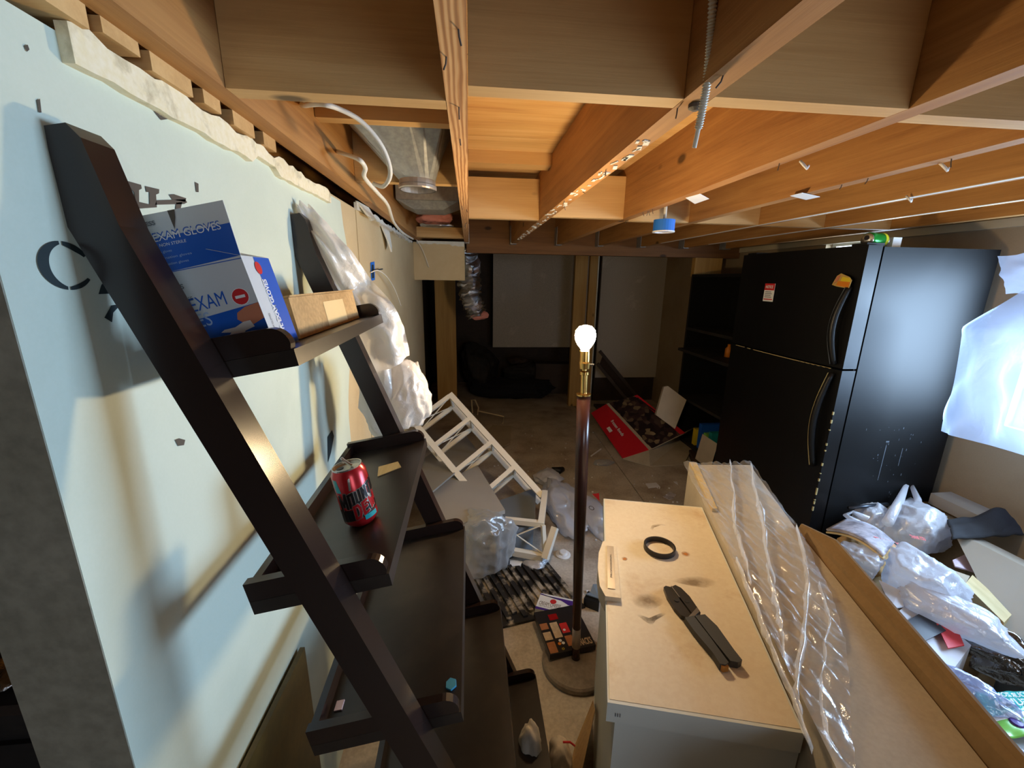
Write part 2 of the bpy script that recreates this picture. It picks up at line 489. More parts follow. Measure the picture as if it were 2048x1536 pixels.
def face_poly(name, pts, o, u, v, mat, parent, lift=0.0004):
    u, v = V(u).normalized(), V(v).normalized(); n = u.cross(v)
    return B().poly([V(o)+u*a+v*c+n*lift for a, c in pts]).build(name, mat, parent)

def circle(cx, cy, rx, ry=None, n=18):
    ry = ry or rx
    return [(cx+rx*math.cos(2*PI*k/n), cy+ry*math.sin(2*PI*k/n)) for k in range(n)]

def crumple(name, c, size, seed, mat, parent=None, sub=5, amp=0.28, rot=0.0, floor=None, planes=46):
    """a crumpled soft shape: flat facets meeting in creases, then a little ridged noise"""
    b = B(); bmesh.ops.create_icosphere(b.bm, subdivisions=sub, radius=1.0)
    rnd = random.Random(seed); off = V((seed*3.7, seed*1.3, seed*7.1))
    pls = []
    while len(pls) < planes:
        q = V((rnd.gauss(0, 1), rnd.gauss(0, 1), rnd.gauss(0, 1)))
        if q.length > 0.1: pls.append((q.normalized(), rnd.uniform(1-amp*1.1, 1.0)))
    R = Matrix.Rotation(rot, 3, 'Z')
    res = []
    for q in b.bm.verts:
        p = q.co.normalized(); d = 1.12
        for n_, h in pls:
            k = p.dot(n_)
            if k > 0.2: d = min(d, h/k)
        r1 = 1-abs(noise.noise(p*2.2+off))*2; r2 = 1-abs(noise.noise(p*6.0+off*2))*2
        res.append((q, p, d*(1+amp*(0.30*r1+0.10*r2-0.2))))
    mean = sum(r_[2] for r_ in res)/len(res)
    for q, p, d in res:
        p = p*(d*0.86/mean)
        w = R @ V((p.x*size[0], p.y*size[1], p.z*size[2]))+V(c)
        if floor is not None and w.z < floor+0.003: w.z = floor+0.003+abs(noise.noise(w*9))*0.004
        q.co = w
    return b.build(name, mat, parent, smooth=True)

# ------------------------------------------------------------------ THE SETTING
# concrete floor in slabs with a cut joint
fl = struct('floor')
B().box((-4, -2.4, -0.10), (3.3, 7.2, -0.012)).build('sub_base', 'dark_brown', fl)
def slab(x0, y0, x1, y1): B().box((x0, y0, -0.012), (x1, y1, 0.0)).build('slab', 'concrete', fl, bevel=0.003, seg=1)
JX, JY = 1.15, 2.30
B().quad_slab([(-4, -2.4, -0.012), (1.145, -2.4, -0.012), (1.445, 7.2, -0.012), (-4, 7.2, -0.012)], (0, 0, 0.012)).build('slab', 'concrete', fl)
B().quad_slab([(1.153, -2.4, -0.012), (3.3, -2.4, -0.012), (3.3, 7.2, -0.012), (1.453, 7.2, -0.012)], (0, 0, 0.012)).build('slab', 'concrete', fl)

# open ceiling: subfloor boards, joists, blocking, header beam
ce = struct('ceiling')
JB, JT = 1.93, 2.165
B().box((-4, -2.4, JT+0.02), (3.3, 7.2, JT+0.05)).build('subfloor_backing', 'plank_wood', ce)
yb = -2.4
while yb < 7.1:
    B().box((-4, yb+0.002, JT), (3.3, yb+0.598, JT+0.02)).build('subfloor_board', 'plank_wood', ce)
    yb += 0.6
JX_ = [(-2.44, -2.40), (-2.04, -2.00), (-1.64, -1.60), (-1.24, -1.20), (-0.84, -0.80), (-0.44, -0.400), (-0.037, 0.0), (0.365, 0.410), (0.770, 0.812), (1.145, 1.188), (1.535, 1.578), (1.940, 1.985), (2.340, 2.385)]
for i, (a, b) in enumerate(JX_):
    y1 = 3.9 if a > -0.1 else 5.0
    B().box((a, -2.4, JB), (b, y1, JT)).build('joist', 'joist_grainy' if i == 6 else 'joist_wood', ce, bevel=0.003, seg=1)
def block(x0, x1, y, z0=JB, z1=JT, mat='block_wood', t=0.04):
    return B().box((x0+0.001, y, z0), (x1-0.001, y+t, z1)).build('blocking', mat, ce, bevel=0.002, seg=1)
block(-0.40, -0.037, 0.835); block(0, 0.365, 0.77); block(0.41, 0.77, 0.755); block(0.812, 1.145, 0.775); block(1.188, 1.535, 0.80)
block(1.578, 1.94, 0.80); block(1.985, 2.34, 0.80)
block(-0.40, -0.037, 1.28, 2.035); block(-0.40, -0.037, 1.66, 1.96, 2.12)
block(0, 0.365, 2.29, JB, 2.125); block(0.41, 0.77, 2.16, JB, 2.125); block(0.812, 1.145, 2.22, JB, 2.125); block(1.188, 1.535, 2.22, JB, 2.125)
block(1.578, 1.94, 2.25, JB, 2.125); block(1.985, 2.34, 2.25, JB, 2.125)
block(0, 0.365, 1.98, 2.115, JT, t=0.09); block(0.41, 0.50, 1.55, 2.06, 2.12)
block(-0.40, -0.037, 3.45, 1.935, 2.01, t=0.10)
for a, b in ((-0.40, -0.037), (0, 0.365), (0.41, 0.77), (0.812, 1.145), (1.188, 1.535)):
    block(a, b, -0.9)
# header beam carrying the far joist ends, with joist hangers
B().box((-0.02, 3.90, 1.852), (2.55, 3.99, JT)).build('header_beam', 'beam_wood', ce, bevel=0.004, seg=1)
B().box((2.13, 3.92, 1.68), (2.40, 3.98, 1.852)).build('blocking', 'stud_wood', ce)
for a, b in JX_[6:]:
    h = B()
    h.box((a-0.004, 3.80, JB-0.004), (b+0.004, 3.898, JB)).box((a-0.004, 3.80, JB), (a, 3.898, 2.08)).box((b, 3.80, JB), (b+0.004, 3.898, 2.08))
    h.build('joist_hanger', 'galvanised', ce)
# nails and staples left along the joist bottoms
def nails(x0, x1, n, seed):
    random.seed(seed)
    for k in range(n):
        y = random.uniform(0.55, 2.6); x = random.uniform(x0+0.008, x1-0.008)
        l = random.uniform(0.008, 0.02); dx, dy = random.uniform(-.008, .008), random.uniform(-.012, .012)
        B().tube([(x, y, JB+0.004), (x+dx*.3, y+dy*.3, JB-l*.5), (x+dx, y+dy, JB-l)], 0.0013, 5).build('nail', 'ink_grey', ce)
nails(-0.037, 0.0, 9, 3); nails(0.365, 0.41, 12, 5); nails(0.77, 0.812, 8, 6); nails(1.145, 1.188, 6, 7)

for a, b in ((1.535, 1.578), (1.940, 1.985)):
    B().box((a, 0.5, 1.9275), (a+0.014, 3.4, 1.9298)).build('paint_line', 'window_white', ce)
random.seed(41); fk = B()
for k in range(70):
    y = random.uniform(0.9, 3.4); x = random.uniform(0.366, 0.400)
    fk.cbox((x, y, 1.9285), (random.uniform(.004, .014), random.uniform(.006, .035), 0.0025), (0, 0, random.uniform(-.3, .3)))
fko = fk.build('plaster_flecks', 'gypsum', ce); fko['kind'] = 'stuff'

# left partition wall: painted panel near, bare drywall beyond
WX = -0.46
wl = struct('wall_left')
B().box((-0.570, 0.4735, 0), (WX-0.012, 4.30, 1.90)).build('stud_core', 'wall_end', wl)
def wavy_panel(name, mat, y0, y1, z0, z1, edge, x0=WX-0.012, x1=WX):
    """panel whose far edge follows a wavy line; edge(z) gives y"""
    n = 24; pts = [(y0, z0)] + [(edge(z0+(z1-z0)*k/n), z0+(z1-z0)*k/n) for k in range(n+1)] + [(y0, z1)]
    return B().quad_slab([(x0, y, z) for y, z in pts], (x1-x0, 0, 0)).build(name, mat, wl)
B().box((WX-0.012, 1.40, 0), (WX-0.002, 1.885, 1.90)).build('drywall_panel', 'drywall', wl, bevel=0.002, seg=1)
B().box((WX-0.012, 1.895, 0), (WX-0.001, 4.30, 1.905)).build('drywall_panel', 'drywall', wl, bevel=0.003, seg=1)
wavy_panel('painted_panel', 'wall_paint', 0.4735, 1.6, 0, 1.893, lambda z: 1.60+0.05*math.sin(z*5.5)+0.05*noise.noise(V((z*3, 1, 2)))+(0.14 if z > 1.70 else 0.0))
B().box((-0.572, 0.4722, 0), (WX-0.0005, 0.4735, 1.93)).build('end_cap', 'wall_end', wl)
# broken plaster strip under the joist, with wooden shims above it
random.seed(11)
n = 34; pts = []
for k in range(n+1):
    y = 0.60+(1.52-0.60)*k/n
    pts.append((y, 1.862+random.uniform(-.003, .003)+(0.012 if 1.02 < y < 1.12 else 0)))
for k in range(n, -1, -1):
    y = 0.60+(1.52-0.60)*k/n
    pts.append((y, 1.908+random.uniform(-.007, .006)-0.014*k/n))
B().quad_slab([(WX, y, z) for y, z in pts], (0.014, 0, 0)).build('plaster_strip', 'plaster_edge', wl)
for y, l, z in ((0.55, 0.07, 1.905), (0.64, 0.06, 1.912), (0.72, 0.09, 1.905), (0.84, 0.05, 1.908), (0.93, 0.08, 1.904), (1.05, 0.06, 1.904)):
    B().box((-0.485, y, z), (-0.438, y+l, 1.9295)).build('shim', 'block_wood', wl, bevel=0.003, seg=1)
# torn gypsum along the top of the bare panels
random.seed(5); pts = []
n = 40
for k in range(n+1):
    y = 1.88+(3.6-1.88)*k/n; pts.append((y, 1.895+random.uniform(-.012, .008)))
for k in range(n, -1, -1):
    y = 1.88+(3.6-1.88)*k/n; pts.append((y, 1.918+random.uniform(-.006, .008)))
B().quad_slab([(WX-0.004, y, z) for y, z in pts], (0.012, 0, 0)).build('torn_gypsum', 'gypsum', wl)
B().quad_slab([(WX, 2.36, 1.90), (WX+.01, 2.52, 1.90), (WX+.02, 2.53, 1.80), (WX+.03, 2.47, 1.765), (WX+.02, 2.43, 1.82)], (0.008, 0, 0)).build('torn_gypsum', 'gypsum', wl)
B().quad_slab([(WX, 1.89, 1.93), (WX+.01, 2.05, 1.93), (WX+.03, 2.10, 1.885), (WX+.03, 1.95, 1.88)], (0.008, 0, 0)).build('torn_gypsum', 'gypsum', wl)
# remains of stencilled letters and chips on the paint
def wall_mark(pts, mat='ink_grey'):
    B().poly([V((WX+0.0012, p[1], p[2])) for p in pts]).build('stencil_mark', mat, wl)
def thick_arc(cy, cz, ry, rz, w0, w1, a0, a1, mat):
    outer = []; inner = []
    for k in range(21):
        a = math.radians(a0+(a1-a0)*k/20); w = w0+(w1-w0)*math.sin(PI*k/20)
        outer.append((0, cy+ry*math.cos(a), cz+rz*math.sin(a))); inner.append((0, cy+(ry-w)*math.cos(a), cz+(rz-w*.9)*math.sin(a)))
    for k in range(20): wall_mark([outer[k], outer[k+1], inner[k+1], inner[k]], mat)
cl_, ct_, cb_ = (-0.459, 0.512, 1.637), (-0.459, 0.543, 1.664), (-0.459, 0.534, 1.610)
ccy, ccz, crz = ct_[1]+0.002, (ct_[2]+cb_[2])/2, (ct_[2]-cb_[2])/2
cry = ccy-cl_[1]
thick_arc(ccy, ccz, cry, crz, 0.004, 0.013, 95, 262, 'ink_dark')
thick_arc(ccy, ccz, cry, crz, 0.004, 0.006, 268, 325, 'ink_dark')
thick_arc(ccy, ccz, cry, crz, 0.005, 0.008, 28, 88, 'ink_dark')
H1 = [(-0.459, 0.663, 1.751), (-0.459, 0.688, 1.751), (-0.459, 0.688, 1.746), (-0.459, 0.682, 1.743), (-0.459, 0.678, 1.727), (-0.459, 0.698, 1.727), (-0.459, 0.702, 1.744), (-0.459, 0.696, 1.743), (-0.459, 0.696, 1.751), (-0.459, 0.724, 1.752), (-0.459, 0.722, 1.746), (-0.459, 0.715, 1.743), (-0.459, 0.712, 1.725), (-0.459, 0.672, 1.717), (-0.459, 0.672, 1.738), (-0.459, 0.663, 1.746)]
wall_mark(H1)
wall_mark([(-0.459, 0.714, 1.735), (-0.459, 0.782, 1.748), (-0.459, 0.786, 1.744), (-0.459, 0.777, 1.740), (-0.459, 0.709, 1.728)])
wall_mark([(-0.459, 0.744, 1.748), (-0.459, 0.756, 1.751), (-0.459, 0.785, 1.750), (-0.459, 0.781, 1.744), (-0.459, 0.750, 1.742)])
wall_mark([(-0.459, 0.758, 1.739), (-0.459, 0.773, 1.742), (-0.459, 0.760, 1.721), (-0.459, 0.750, 1.701), (-0.459, 0.750, 1.720)])
wall_mark([(-0.459, 0.816, 1.781), (-0.459, 0.825, 1.780), (-0.459, 0.822, 1.766), (-0.459, 0.815, 1.765)])
wall_mark([(-0.459, 0.733, 1.868), (-0.459, 0.741, 1.865), (-0.459, 0.754, 1.860), (-0.459, 0.770, 1.864), (-0.459, 0.785, 1.872), (-0.459, 0.787, 1.867), (-0.459, 0.755, 1.854), (-0.459, 0.746, 1.859)])
wall_mark([(-0.459, 0.586, 1.615), (-0.459, 0.595, 1.621), (-0.459, 0.597, 1.612), (-0.459, 0.598, 1.604), (-0.459, 0.579, 1.604)], 'ink_dark')
wall_mark([(-0.459, 0.580, 1.575), (-0.459, 0.594, 1.589), (-0.459, 0.607, 1.590), (-0.459, 0.606, 1.587), (-0.459, 0.595, 1.580), (-0.459, 0.590, 1.568)], 'ink_dark')
wall_mark([(-0.459, 0.659, 1.379), (-0.459, 0.668, 1.378), (-0.459, 0.681, 1.370), (-0.459, 0.676, 1.363), (-0.459, 0.663, 1.367)])
wall_mark([(-0.459, 0.556, 1.858), (-0.459, 0.560, 1.861), (-0.459, 0.561, 1.857), (-0.459, 0.557, 1.853)])
wall_mark([(-0.459, 0.556, 1.808), (-0.459, 0.560, 1.811), (-0.459, 0.558, 1.797), (-0.459, 0.555, 1.796)])
wall_mark([(-0.459, 1.315, 1.128), (-0.459, 1.363, 1.134), (-0.459, 1.376, 1.107), (-0.459, 1.333, 1.066), (-0.459, 1.297, 1.047)], 'ink_dark')

# drywall bulkhead under the joist, at the end of the left wall
bk = struct('trim_1')
B().box((WX, 3.70, 1.612), (-0.037, 4.25, 1.918)).build('bulkhead', 'drywall', bk, bevel=0.003, seg=1)
random.seed(8); pts = []
for k in range(17): pts.append((WX+0.03+(0.39)*k/16, 1.905+random.uniform(-.006, .004)-(0.012 if k > 11 else 0)))
for k in range(16, -1, -1): pts.append((WX+0.03+(0.39)*k/16, 1.926))
B().quad_slab([(x, 3.70, z) for x, z in pts], (0, -0.008, 0)).build('torn_gypsum', 'gypsum', bk)

# right wall with the covered window beside the fridge and a slit window behind it
RX = 2.56
wr = struct('wall_right')
W1 = (0.48, 1.66, 0.98, 1.72); W2 = (2.40, 2.92, 1.72, 1.925)
def wall_piece(y0, y1, z0, z1): B().box((RX, y0, z0), (RX+0.14, y1, z1)).build('wall_panel', 'wall_beige', wr)
wall_piece(-2.4, W1[0], 0, JT); wall_piece(W1[0], W1[1], 0, W1[2]); wall_piece(W1[0], W1[1], W1[3], JT)
wall_piece(W1[1], W2[0], 0, JT); wall_piece(W2[0], W2[1], 0, W2[2]); wall_piece(W2[0], W2[1], W2[3], JT); wall_piece(W2[1], 7.2, 0, JT)
tr = struct('trim_2')
B().box((RX-0.018, -0.5, 1.905), (RX-0.001, 4.10, 1.945)).build('ledger_strip', 'trim_cream', tr, bevel=0.002, seg=1)
for wn, (y0, y1, z0, z1) in (('window_1', W1), ('window_2', W2)):
    w = struct(wn)
    f = B(); t = 0.035
    f.box((RX+0.05, y0, z0), (RX+0.10, y1, z0+t)).box((RX+0.05, y0, z1-t), (RX+0.10, y1, z1)).box((RX+0.05, y0, z0+t), (RX+0.10, y0+t, z1-t)).box((RX+0.05, y1-t, z0+t), (RX+0.10, y1, z1-t))
    f.build('window_frame', 'window_white', w, bevel=0.003, seg=1)

# walls out of the photograph's way that close the basement, and the far room's wall
wb = struct('wall_back')
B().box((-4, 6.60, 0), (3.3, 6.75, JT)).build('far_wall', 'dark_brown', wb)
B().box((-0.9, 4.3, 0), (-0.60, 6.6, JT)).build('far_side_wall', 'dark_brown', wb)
B().box((0.335, 6.05, 0.66), (1.75, 6.075, 2.0)).build('drywall_panel', 'drywall_grey', wb)
B().box((1.70, 5.42, 0.34), (3.10, 5.445, 1.99)).build('drywall_panel', 'drywall_grey', wb)
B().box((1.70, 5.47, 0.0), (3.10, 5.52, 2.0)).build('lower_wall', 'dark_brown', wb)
B().box((-0.405, 5.10, 0), (-0.165, 5.20, 1.99)).build('stud', 'stud_wood', wb, bevel=0.004, seg=1)
B().box((1.30, 5.22, 0), (1.455, 5.30, 2.03)).build('stud', 'stud_wood', wb, bevel=0.004, seg=1)
B().box((1.48, 5.20, 0), (1.575, 5.26, 2.03)).build('stud', 'stud_wood', wb, bevel=0.004, seg=1)
B().box((1.578, 5.20, 0), (1.592, 5.40, 2.03)).build('drywall_edge', 'gypsum', wb)
B().box((-4, -2.55, 0), (3.3, -2.40, JT)).build('wall_panel', 'wall_beige', struct('wall_front'))
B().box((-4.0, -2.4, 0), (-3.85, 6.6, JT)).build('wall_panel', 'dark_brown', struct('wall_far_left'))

# ------------------------------------------------------------------ LADDER SHELF
ls = thing('ladder_shelf', 'black leaning ladder shelf with five trays against the white wall', 'shelf', (0, 0.9, 0))
a = math.radians(10.5)
F, U = V((math.cos(a), 0, math.sin(a))), V((-math.sin(a), 0, math.cos(a)))
def rail(y0, y1):
    k = 0.383
    pts = []
    prof = [(0.186, 0.0), (-0.4575, 1.680), (-0.459, 1.76), (-0.458, 1.784), (-0.436, 1.788), (-0.424, 1.774), (-0.4025, 1.683), (0.242, 0.0)]
    o = B().quad_slab([(x, y0, z) for x, z in prof], (0, y1-y0, 0)).build('rail', 'black_lacquer', ls, bevel=0.003, seg=2)
    return o
rail(0.556, 0.602); rail(1.206, 1.248)
Y0, Y1 = 0.604, 1.204
def tray(xf, zf, depth):
    """tray with rounded end lips and a low back lip; xf, zf is the lower front edge"""
    P = V((xf, 0, zf))
    def at(d, h, y): q = P-F*d+U*h; return V((q.x, y, q.z))
    t = 0.024
    s = B().hexa([at(depth, 0, Y0), at(0, 0, Y0), at(0, 0, Y1), at(depth, 0, Y1), at(depth, t, Y0), at(0, t, Y0), at(0, t, Y1), at(depth, t, Y1)]).build('tray', 'shelf_worn', ls, bevel=0.002)
    def lip(y, w):
        h = 0.058; r = 0.026
        prof = [(depth, t+0.0005), (0.004, t+0.0005), (0.002, h-r)]
        prof += [(0.002+r*(1-math.cos(q)), h-r+r*math.sin(q)) for q in [PI/2*k/6 for k in range(1, 7)]]
        prof += [(depth, h)]
        B().quad_slab([at(d, hh, y) for d, hh in prof], (0, w, 0)).build('end_lip', 'black_lacquer', s, bevel=0.0015)
    lip(Y0, 0.016); lip(Y1-0.016, 0.016)
    B().hexa([at(depth, t, Y0+.016), at(depth-.014, t, Y0+.016), at(depth-.014, t, Y1-.016), at(depth, t, Y1-.016), at(depth, .05, Y0+.016), at(depth-.014, .05, Y0+.016), at(depth-.014, .05, Y1-.016), at(depth, .05, Y1-.016)]).build('back_lip', 'black_lacquer', s)
    return s
tray(-0.240, 1.507, 0.175); tray(-0.131, 1.136, 0.225); tray(-0.018, 0.832, 0.275); tray(0.100, 0.515, 0.330); tray(0.232, 0.209, 0.400)
def on_shelf(xf, zf, d, y, h=0.0245):
    q = V((xf, 0, zf))-F*d+U*h; return V((q.x, y, q.z))
S1 = (-0.240, 1.507); S2 = (-0.131, 1.136); S3 = (-0.018, 0.832)

# ---- examination glove box, lid up
gb = thing('glove_box', 'blue and white exam glove carton with raised lid on top shelf', 'box', on_shelf(*S1, 0.10, 0.68))
gx = math.radians(14)
gU = V((-math.sin(gx), 0, math.cos(gx))); gR = V((math.cos(gx), 0, math.sin(gx))); gD = V((0, 1, 0))
gW, gH, gT = 0.160, 0.138, 0.085
gO = on_shelf(*S1, 0.046, 0.655, 0.0248) - gR*gW      # lower left front corner
B().obox(gO, gR*gW, gD*gT, gU*gH).build('carton', 'box_grey', gb, bevel=0.001)
# front print
eu, ev = gR, gU
face_poly('blue_band', [(0, 0.0005), (gW, 0.0005), (gW, 0.071), (0, 0.064)], gO, eu, ev, 'blue_print', gb)
face_text('lettering', 'VINYL EXAM', 0.028, gO, eu, ev, 0.006, 0.078, 'blue_print', gb, 0.0, width=0.112)
face_text('lettering', 'GLOVES', 0.028, gO, eu, ev, 0.006, 0.055, 'grey_glove', gb, 0.0, width=0.082, lift=0.0009)
face_text('lettering', 'POWDER FREE', 0.008, gO, eu, ev, 0.030, 0.094, 'grey_print', gb, width=0.045)
face_text('lettering', 'FITNESS', 0.0095, gO, eu, ev, 0.030, 0.112, 'grey_print', gb, 0.0003, width=0.040)
face_text('lettering', 'EXAM GLOVES', 0.006, gO, eu, ev, 0.028, 0.049, 'white_print', gb, width=0.040, lift=0.0009)
face_text('lettering', '100 GLOVES', 0.006, gO, eu, ev, 0.030, 0.041, 'white_print', gb, width=0.034, lift=0.0009)
face_poly('badge_ring', circle(0.139, 0.084, 0.0125), gO, eu, ev, 'white_print', gb, 0.0007)
face_poly('badge', circle(0.139, 0.084, 0.0114), gO, eu, ev, 'red_print', gb, 0.0010)
face_poly('badge_mark', [(0.132, 0.082), (0.146, 0.082), (0.146, 0.086), (0.132, 0.086)], gO, eu, ev, 'white_print', gb, 0.0013)
# printed hand pulling on a glove
face_poly('printed_wrist', [(0.160, 0.064), (0.160, 0.048), (0.138, 0.041), (0.130, 0.049), (0.146, 0.061)], gO, eu, ev, 'skin_print', gb, 0.0008)
face_poly('printed_hand', [(0.160, 0.071), (0.140, 0.069), (0.126, 0.063), (0.123, 0.054), (0.129, 0.048), (0.138, 0.049), (0.143, 0.056), (0.160, 0.063)], gO, eu, ev, 'skin_print', gb, 0.0012)
face_poly('printed_glove', [(0.140, 0.049), (0.143, 0.039), (0.128, 0.036), (0.118, 0.024), (0.102, 0.019), (0.087, 0.022), (0.098, 0.031), (0.108, 0.038), (0.094, 0.041), (0.100, 0.044), (0.116, 0.044), (0.130, 0.049)], gO, eu, ev, 'glove_print', gb, 0.0016)
# right side print
sO = gO+gR*gW
face_poly('blue_band', [(0.046, 0.0005), (gT, 0.0005), (gT, gH-.0005), (0.034, gH-.0005)], sO, gD, gU, 'blue_print', gb)
face_text('lettering', 'VINYL EXAM GLOVES', 0.017, sO, gU, -gD, 0.006, -0.047, 'white_print', gb, 0.0006, width=0.098, lift=0.0010)
face_poly('badge', circle(0.038, 0.121, 0.0095), sO, gD, gU, 'red_print', gb, 0.0010)
face_text('lettering', 'VINYL EXAM GLOVES', 0.0075, sO, gU, -gD, 0.008, -0.020, 'grey_print', gb, width=0.045)
# raised lid
fO = gO+gU*gH
lean = math.radians(13)
fR = V((math.cos(gx-.03), 0, math.sin(gx-.03))); fU = (V((-math.sin(gx+.05), 0, math.cos(gx+.05)))*math.cos(lean)+V((0, 1, 0))*math.sin(lean))
lid = B().obox(fO, fR*gW, fR.cross(fU)*-0.0012, fU*0.086).build('lid', 'box_grey', gb)
face_poly('blue_band', [(0, 0.0005), (gW, 0.0005), (gW, 0.053), (0, 0.050)], fO, fR, fU, 'blue_print', lid)
face_text('lettering', 'VINYL EXAM GLOVES', 0.0145, fO, fR, fU, 0.008, 0.049, 'blue_print', lid, 0.0, width=0.138)
face_text('lettering', 'VINYL EXAM GLOVES', 0.0145, fO, fR, fU, 0.0085, 0.0462, 'white_print', lid, 0.0, width=0.138, lift=0.0009)
face_text('lettering', 'POWDER FREE & NON STERILE', 0.0062, fO, fR, fU, 0.010, 0.038, 'white_print', lid, width=0.085, lift=0.0009)
for k, (x, w) in enumerate(((0.012, 0.060), (0.012, 0.085), (0.020, 0.070))):
    face_text('lettering', 'disposable examination gloves', 0.005, fO, fR, fU, x, 0.029-0.009*k, 'grey_glove', lid, width=w, lift=0.0009)
face_text('lettering', 'FITNESS', 0.0085, fO, fR, fU, 0.028, 0.070, 'grey_print', lid, 0.0003, width=0.034)
face_poly('torn_print', [(0.083, 0.0858), (0.093, 0.0858), (0.091, 0.075), (0.087, 0.064), (0.085, 0.058), (0.084, 0.070)], fO, fR, fU, 'ink_grey', lid, 0.0008)
B().obox(sO+gU*gH, gD*gT, gR*-0.0012, (gU*0.4-gR*0.9).normalized()*0.045).build('side_flap', 'box_grey', gb)

# ---- small brown carton
cb = thing('cardboard_carton', 'small brown cardboard carton with pale label on top shelf', 'carton', on_shelf(*S1, 0.09, 0.83))
cO = on_shelf(*S1, 0.174, 0.765, 0.0255)
B().obox(cO, F*0.122, V((0, 0.405, 0)), U*0.072).build('carton', 'carton_brown', cb, bevel=0.0015)
B().obox(cO+U*0.0725-V((0, .004, 0)), F*0.125, V((0, 0.412, 0)), U*0.003+F*0.002).build('lid_flap', 'carton_brown', cb)
face_poly('label', [(0.16, 0.004), (0.30, 0.004), (0.30, 0.056), (0.16, 0.056)], cO+F*0.122, (0, 1, 0), U, 'tape_paper', cb, 0.0006)

# ---- red soda can
def can(name, label, cat, o, ax, r, h, mats, parent=None, seam=None):
    t = thing(name, label, cat, o)
    ax = V(ax).normalized()
    B().lathe(o, ax, [(0, 0.004), (r*.72, 0.0), (r*.80, 0.003), (r, 0.012), (r, h-0.014), (r*.84, h-0.003)], 32).build('body', mats[0], t, smooth=True)
    B().lathe(o, ax, [(r*.84, h-0.003), (r*.86, h), (r*.80, h), (r*.78, h-0.005), (0, h-0.005)], 32).build('top', mats[1], t)
    return t
co = on_shelf(*S2, 0.088, 0.790, 0.0250)
CR, CH = 0.0335, 0.126
can_t = can('soda_can', 'red and black soda can standing on second shelf', 'can', co, U, CR, CH, ('can_red', 'can_silver'))
cn = V((0, -1, 0)); cn2 = F
def can_pt(ang, h, r=CR+0.0004):
    if h > CH-0.016: r = r-(h-(CH-0.016))*0.42
    return co + U*h + (cn*math.cos(ang)+cn2*math.sin(ang))*r
def can_patch(a0, a1, h0, h1, mat, sl=0.0, lift=0.0005, taper=0.0):
    b = B()
    b.grid(lambda u, v: can_pt(a0+(a1-a0)*u+sl*v, h0+(h1-h0)*v+taper*u*(1-v), CR+lift), 10, 3)
    b.build('can_print', mat, can_t)
can_patch(-1.25, 1.7, 0.014, 0.044, 'can_black', taper=0.016)
can_patch(-0.75, -0.38, 0.082, 0.112, 'can_teal', -0.15)
can_patch(0.10, 0.22, 0.085, 0.112, 'can_silver', 0.1)
can_patch(0.55, 1.4, 0.016, 0.026, 'can_teal', 0.0, 0.0008)
can_patch(0.9, 1.35, 0.050, 0.066, 'can_silver', -0.1, 0.0008)
STROKES = {'M': [[(0, 0), (0, 1), (.5, .25), (1, 1), (1, 0)]], 'O': [[(0, 0), (0, 1), (1, 1), (1, 0), (0, 0)]], 'U': [[(0, 1), (0, 0), (1, 0), (1, 1)]], 'N': [[(0, 0), (0, 1), (1, 0), (1, 1)]],
           'T': [[(0, 1), (1, 1)], [(.5, 1), (.5, 0)]], 'A': [[(0, 0), (.5, 1), (1, 0)], [(.2, .35), (.8, .35)]], 'I': [[(.5, 0), (.5, 1)]],
           'D': [[(0, 0), (0, 1), (.7, 1), (1, .7), (1, .3), (.7, 0), (0, 0)]], 'E': [[(1, 1), (0, 1), (0, 0), (1, 0)], [(0, .5), (.8, .5)]], 'W': [[(0, 1), (.25, 0), (.5, .7), (.75, 0), (1, 1)]]}
def block_word(word, x0, h0, cells, slope, wid, mat, lift):
    """wide block letters wrapped round the can; cells gives each letter's width and height"""
    b = B(); x = x0
    for ch, (cw, chh) in zip(word, cells):
        for line in STROKES[ch]:
            for (ax_, ay_), (bx_, by_) in zip(line, line[1:]):
                p = V((x+ax_*cw, h0+slope*(x+ax_*cw-x0)+ay_*chh)); q = V((x+bx_*cw, h0+slope*(x+bx_*cw-x0)+by_*chh))
                d = (q-p).normalized(); n_ = V((-d.y, d.x))*wid/2; p2, q2 = p-d*wid*0.45, q+d*wid*0.45
                def fn(u, v):
                    t = p2.lerp(q2, u)+n_*(2*v-1); return can_pt(t.x/CR, t.y, CR+lift)
                b.grid(fn, 6, 1)
        x += cw+0.0062
    b.build('lettering', mat, can_t)
MC = [(0.0135, 0.030), (0.0075, 0.025), (0.0070, 0.0235), (0.0070, 0.022), (0.006, 0.021), (0.006, 0.020), (0.004, 0.019), (0.006, 0.018)]
DC = [(0.010, 0.026), (0.009, 0.024), (0.012, 0.022)]
block_word('MOUNTAIN', -0.021, 0.044, MC, 0.34, 0.0068, 'can_silver', 0.0008); block_word('MOUNTAIN', -0.021, 0.044, MC, 0.34, 0.0048, 'can_black', 0.0012)
block_word('DEW', 0.004, 0.024, DC, 0.34, 0.0068, 'can_silver', 0.0014); block_word('DEW', 0.004, 0.024, DC, 0.34, 0.0048, 'can_red', 0.0018)
tb = V(co)+U*(CH-0.003)
B().tube([tb+F*0.010, tb+F*0.004+U*0.006, tb-F*0.004+U*0.016, tb-F*0.006+U*0.020], 0.003, 6).build('pull_tab', 'can_silver', can_t)
B().lathe(tb-U*0.0016-F*0.014, U, [(0, 0), (0.007, 0), (0.007, 0.0006), (0, 0.0006)], 16).build('mouth', 'can_black', can_t)
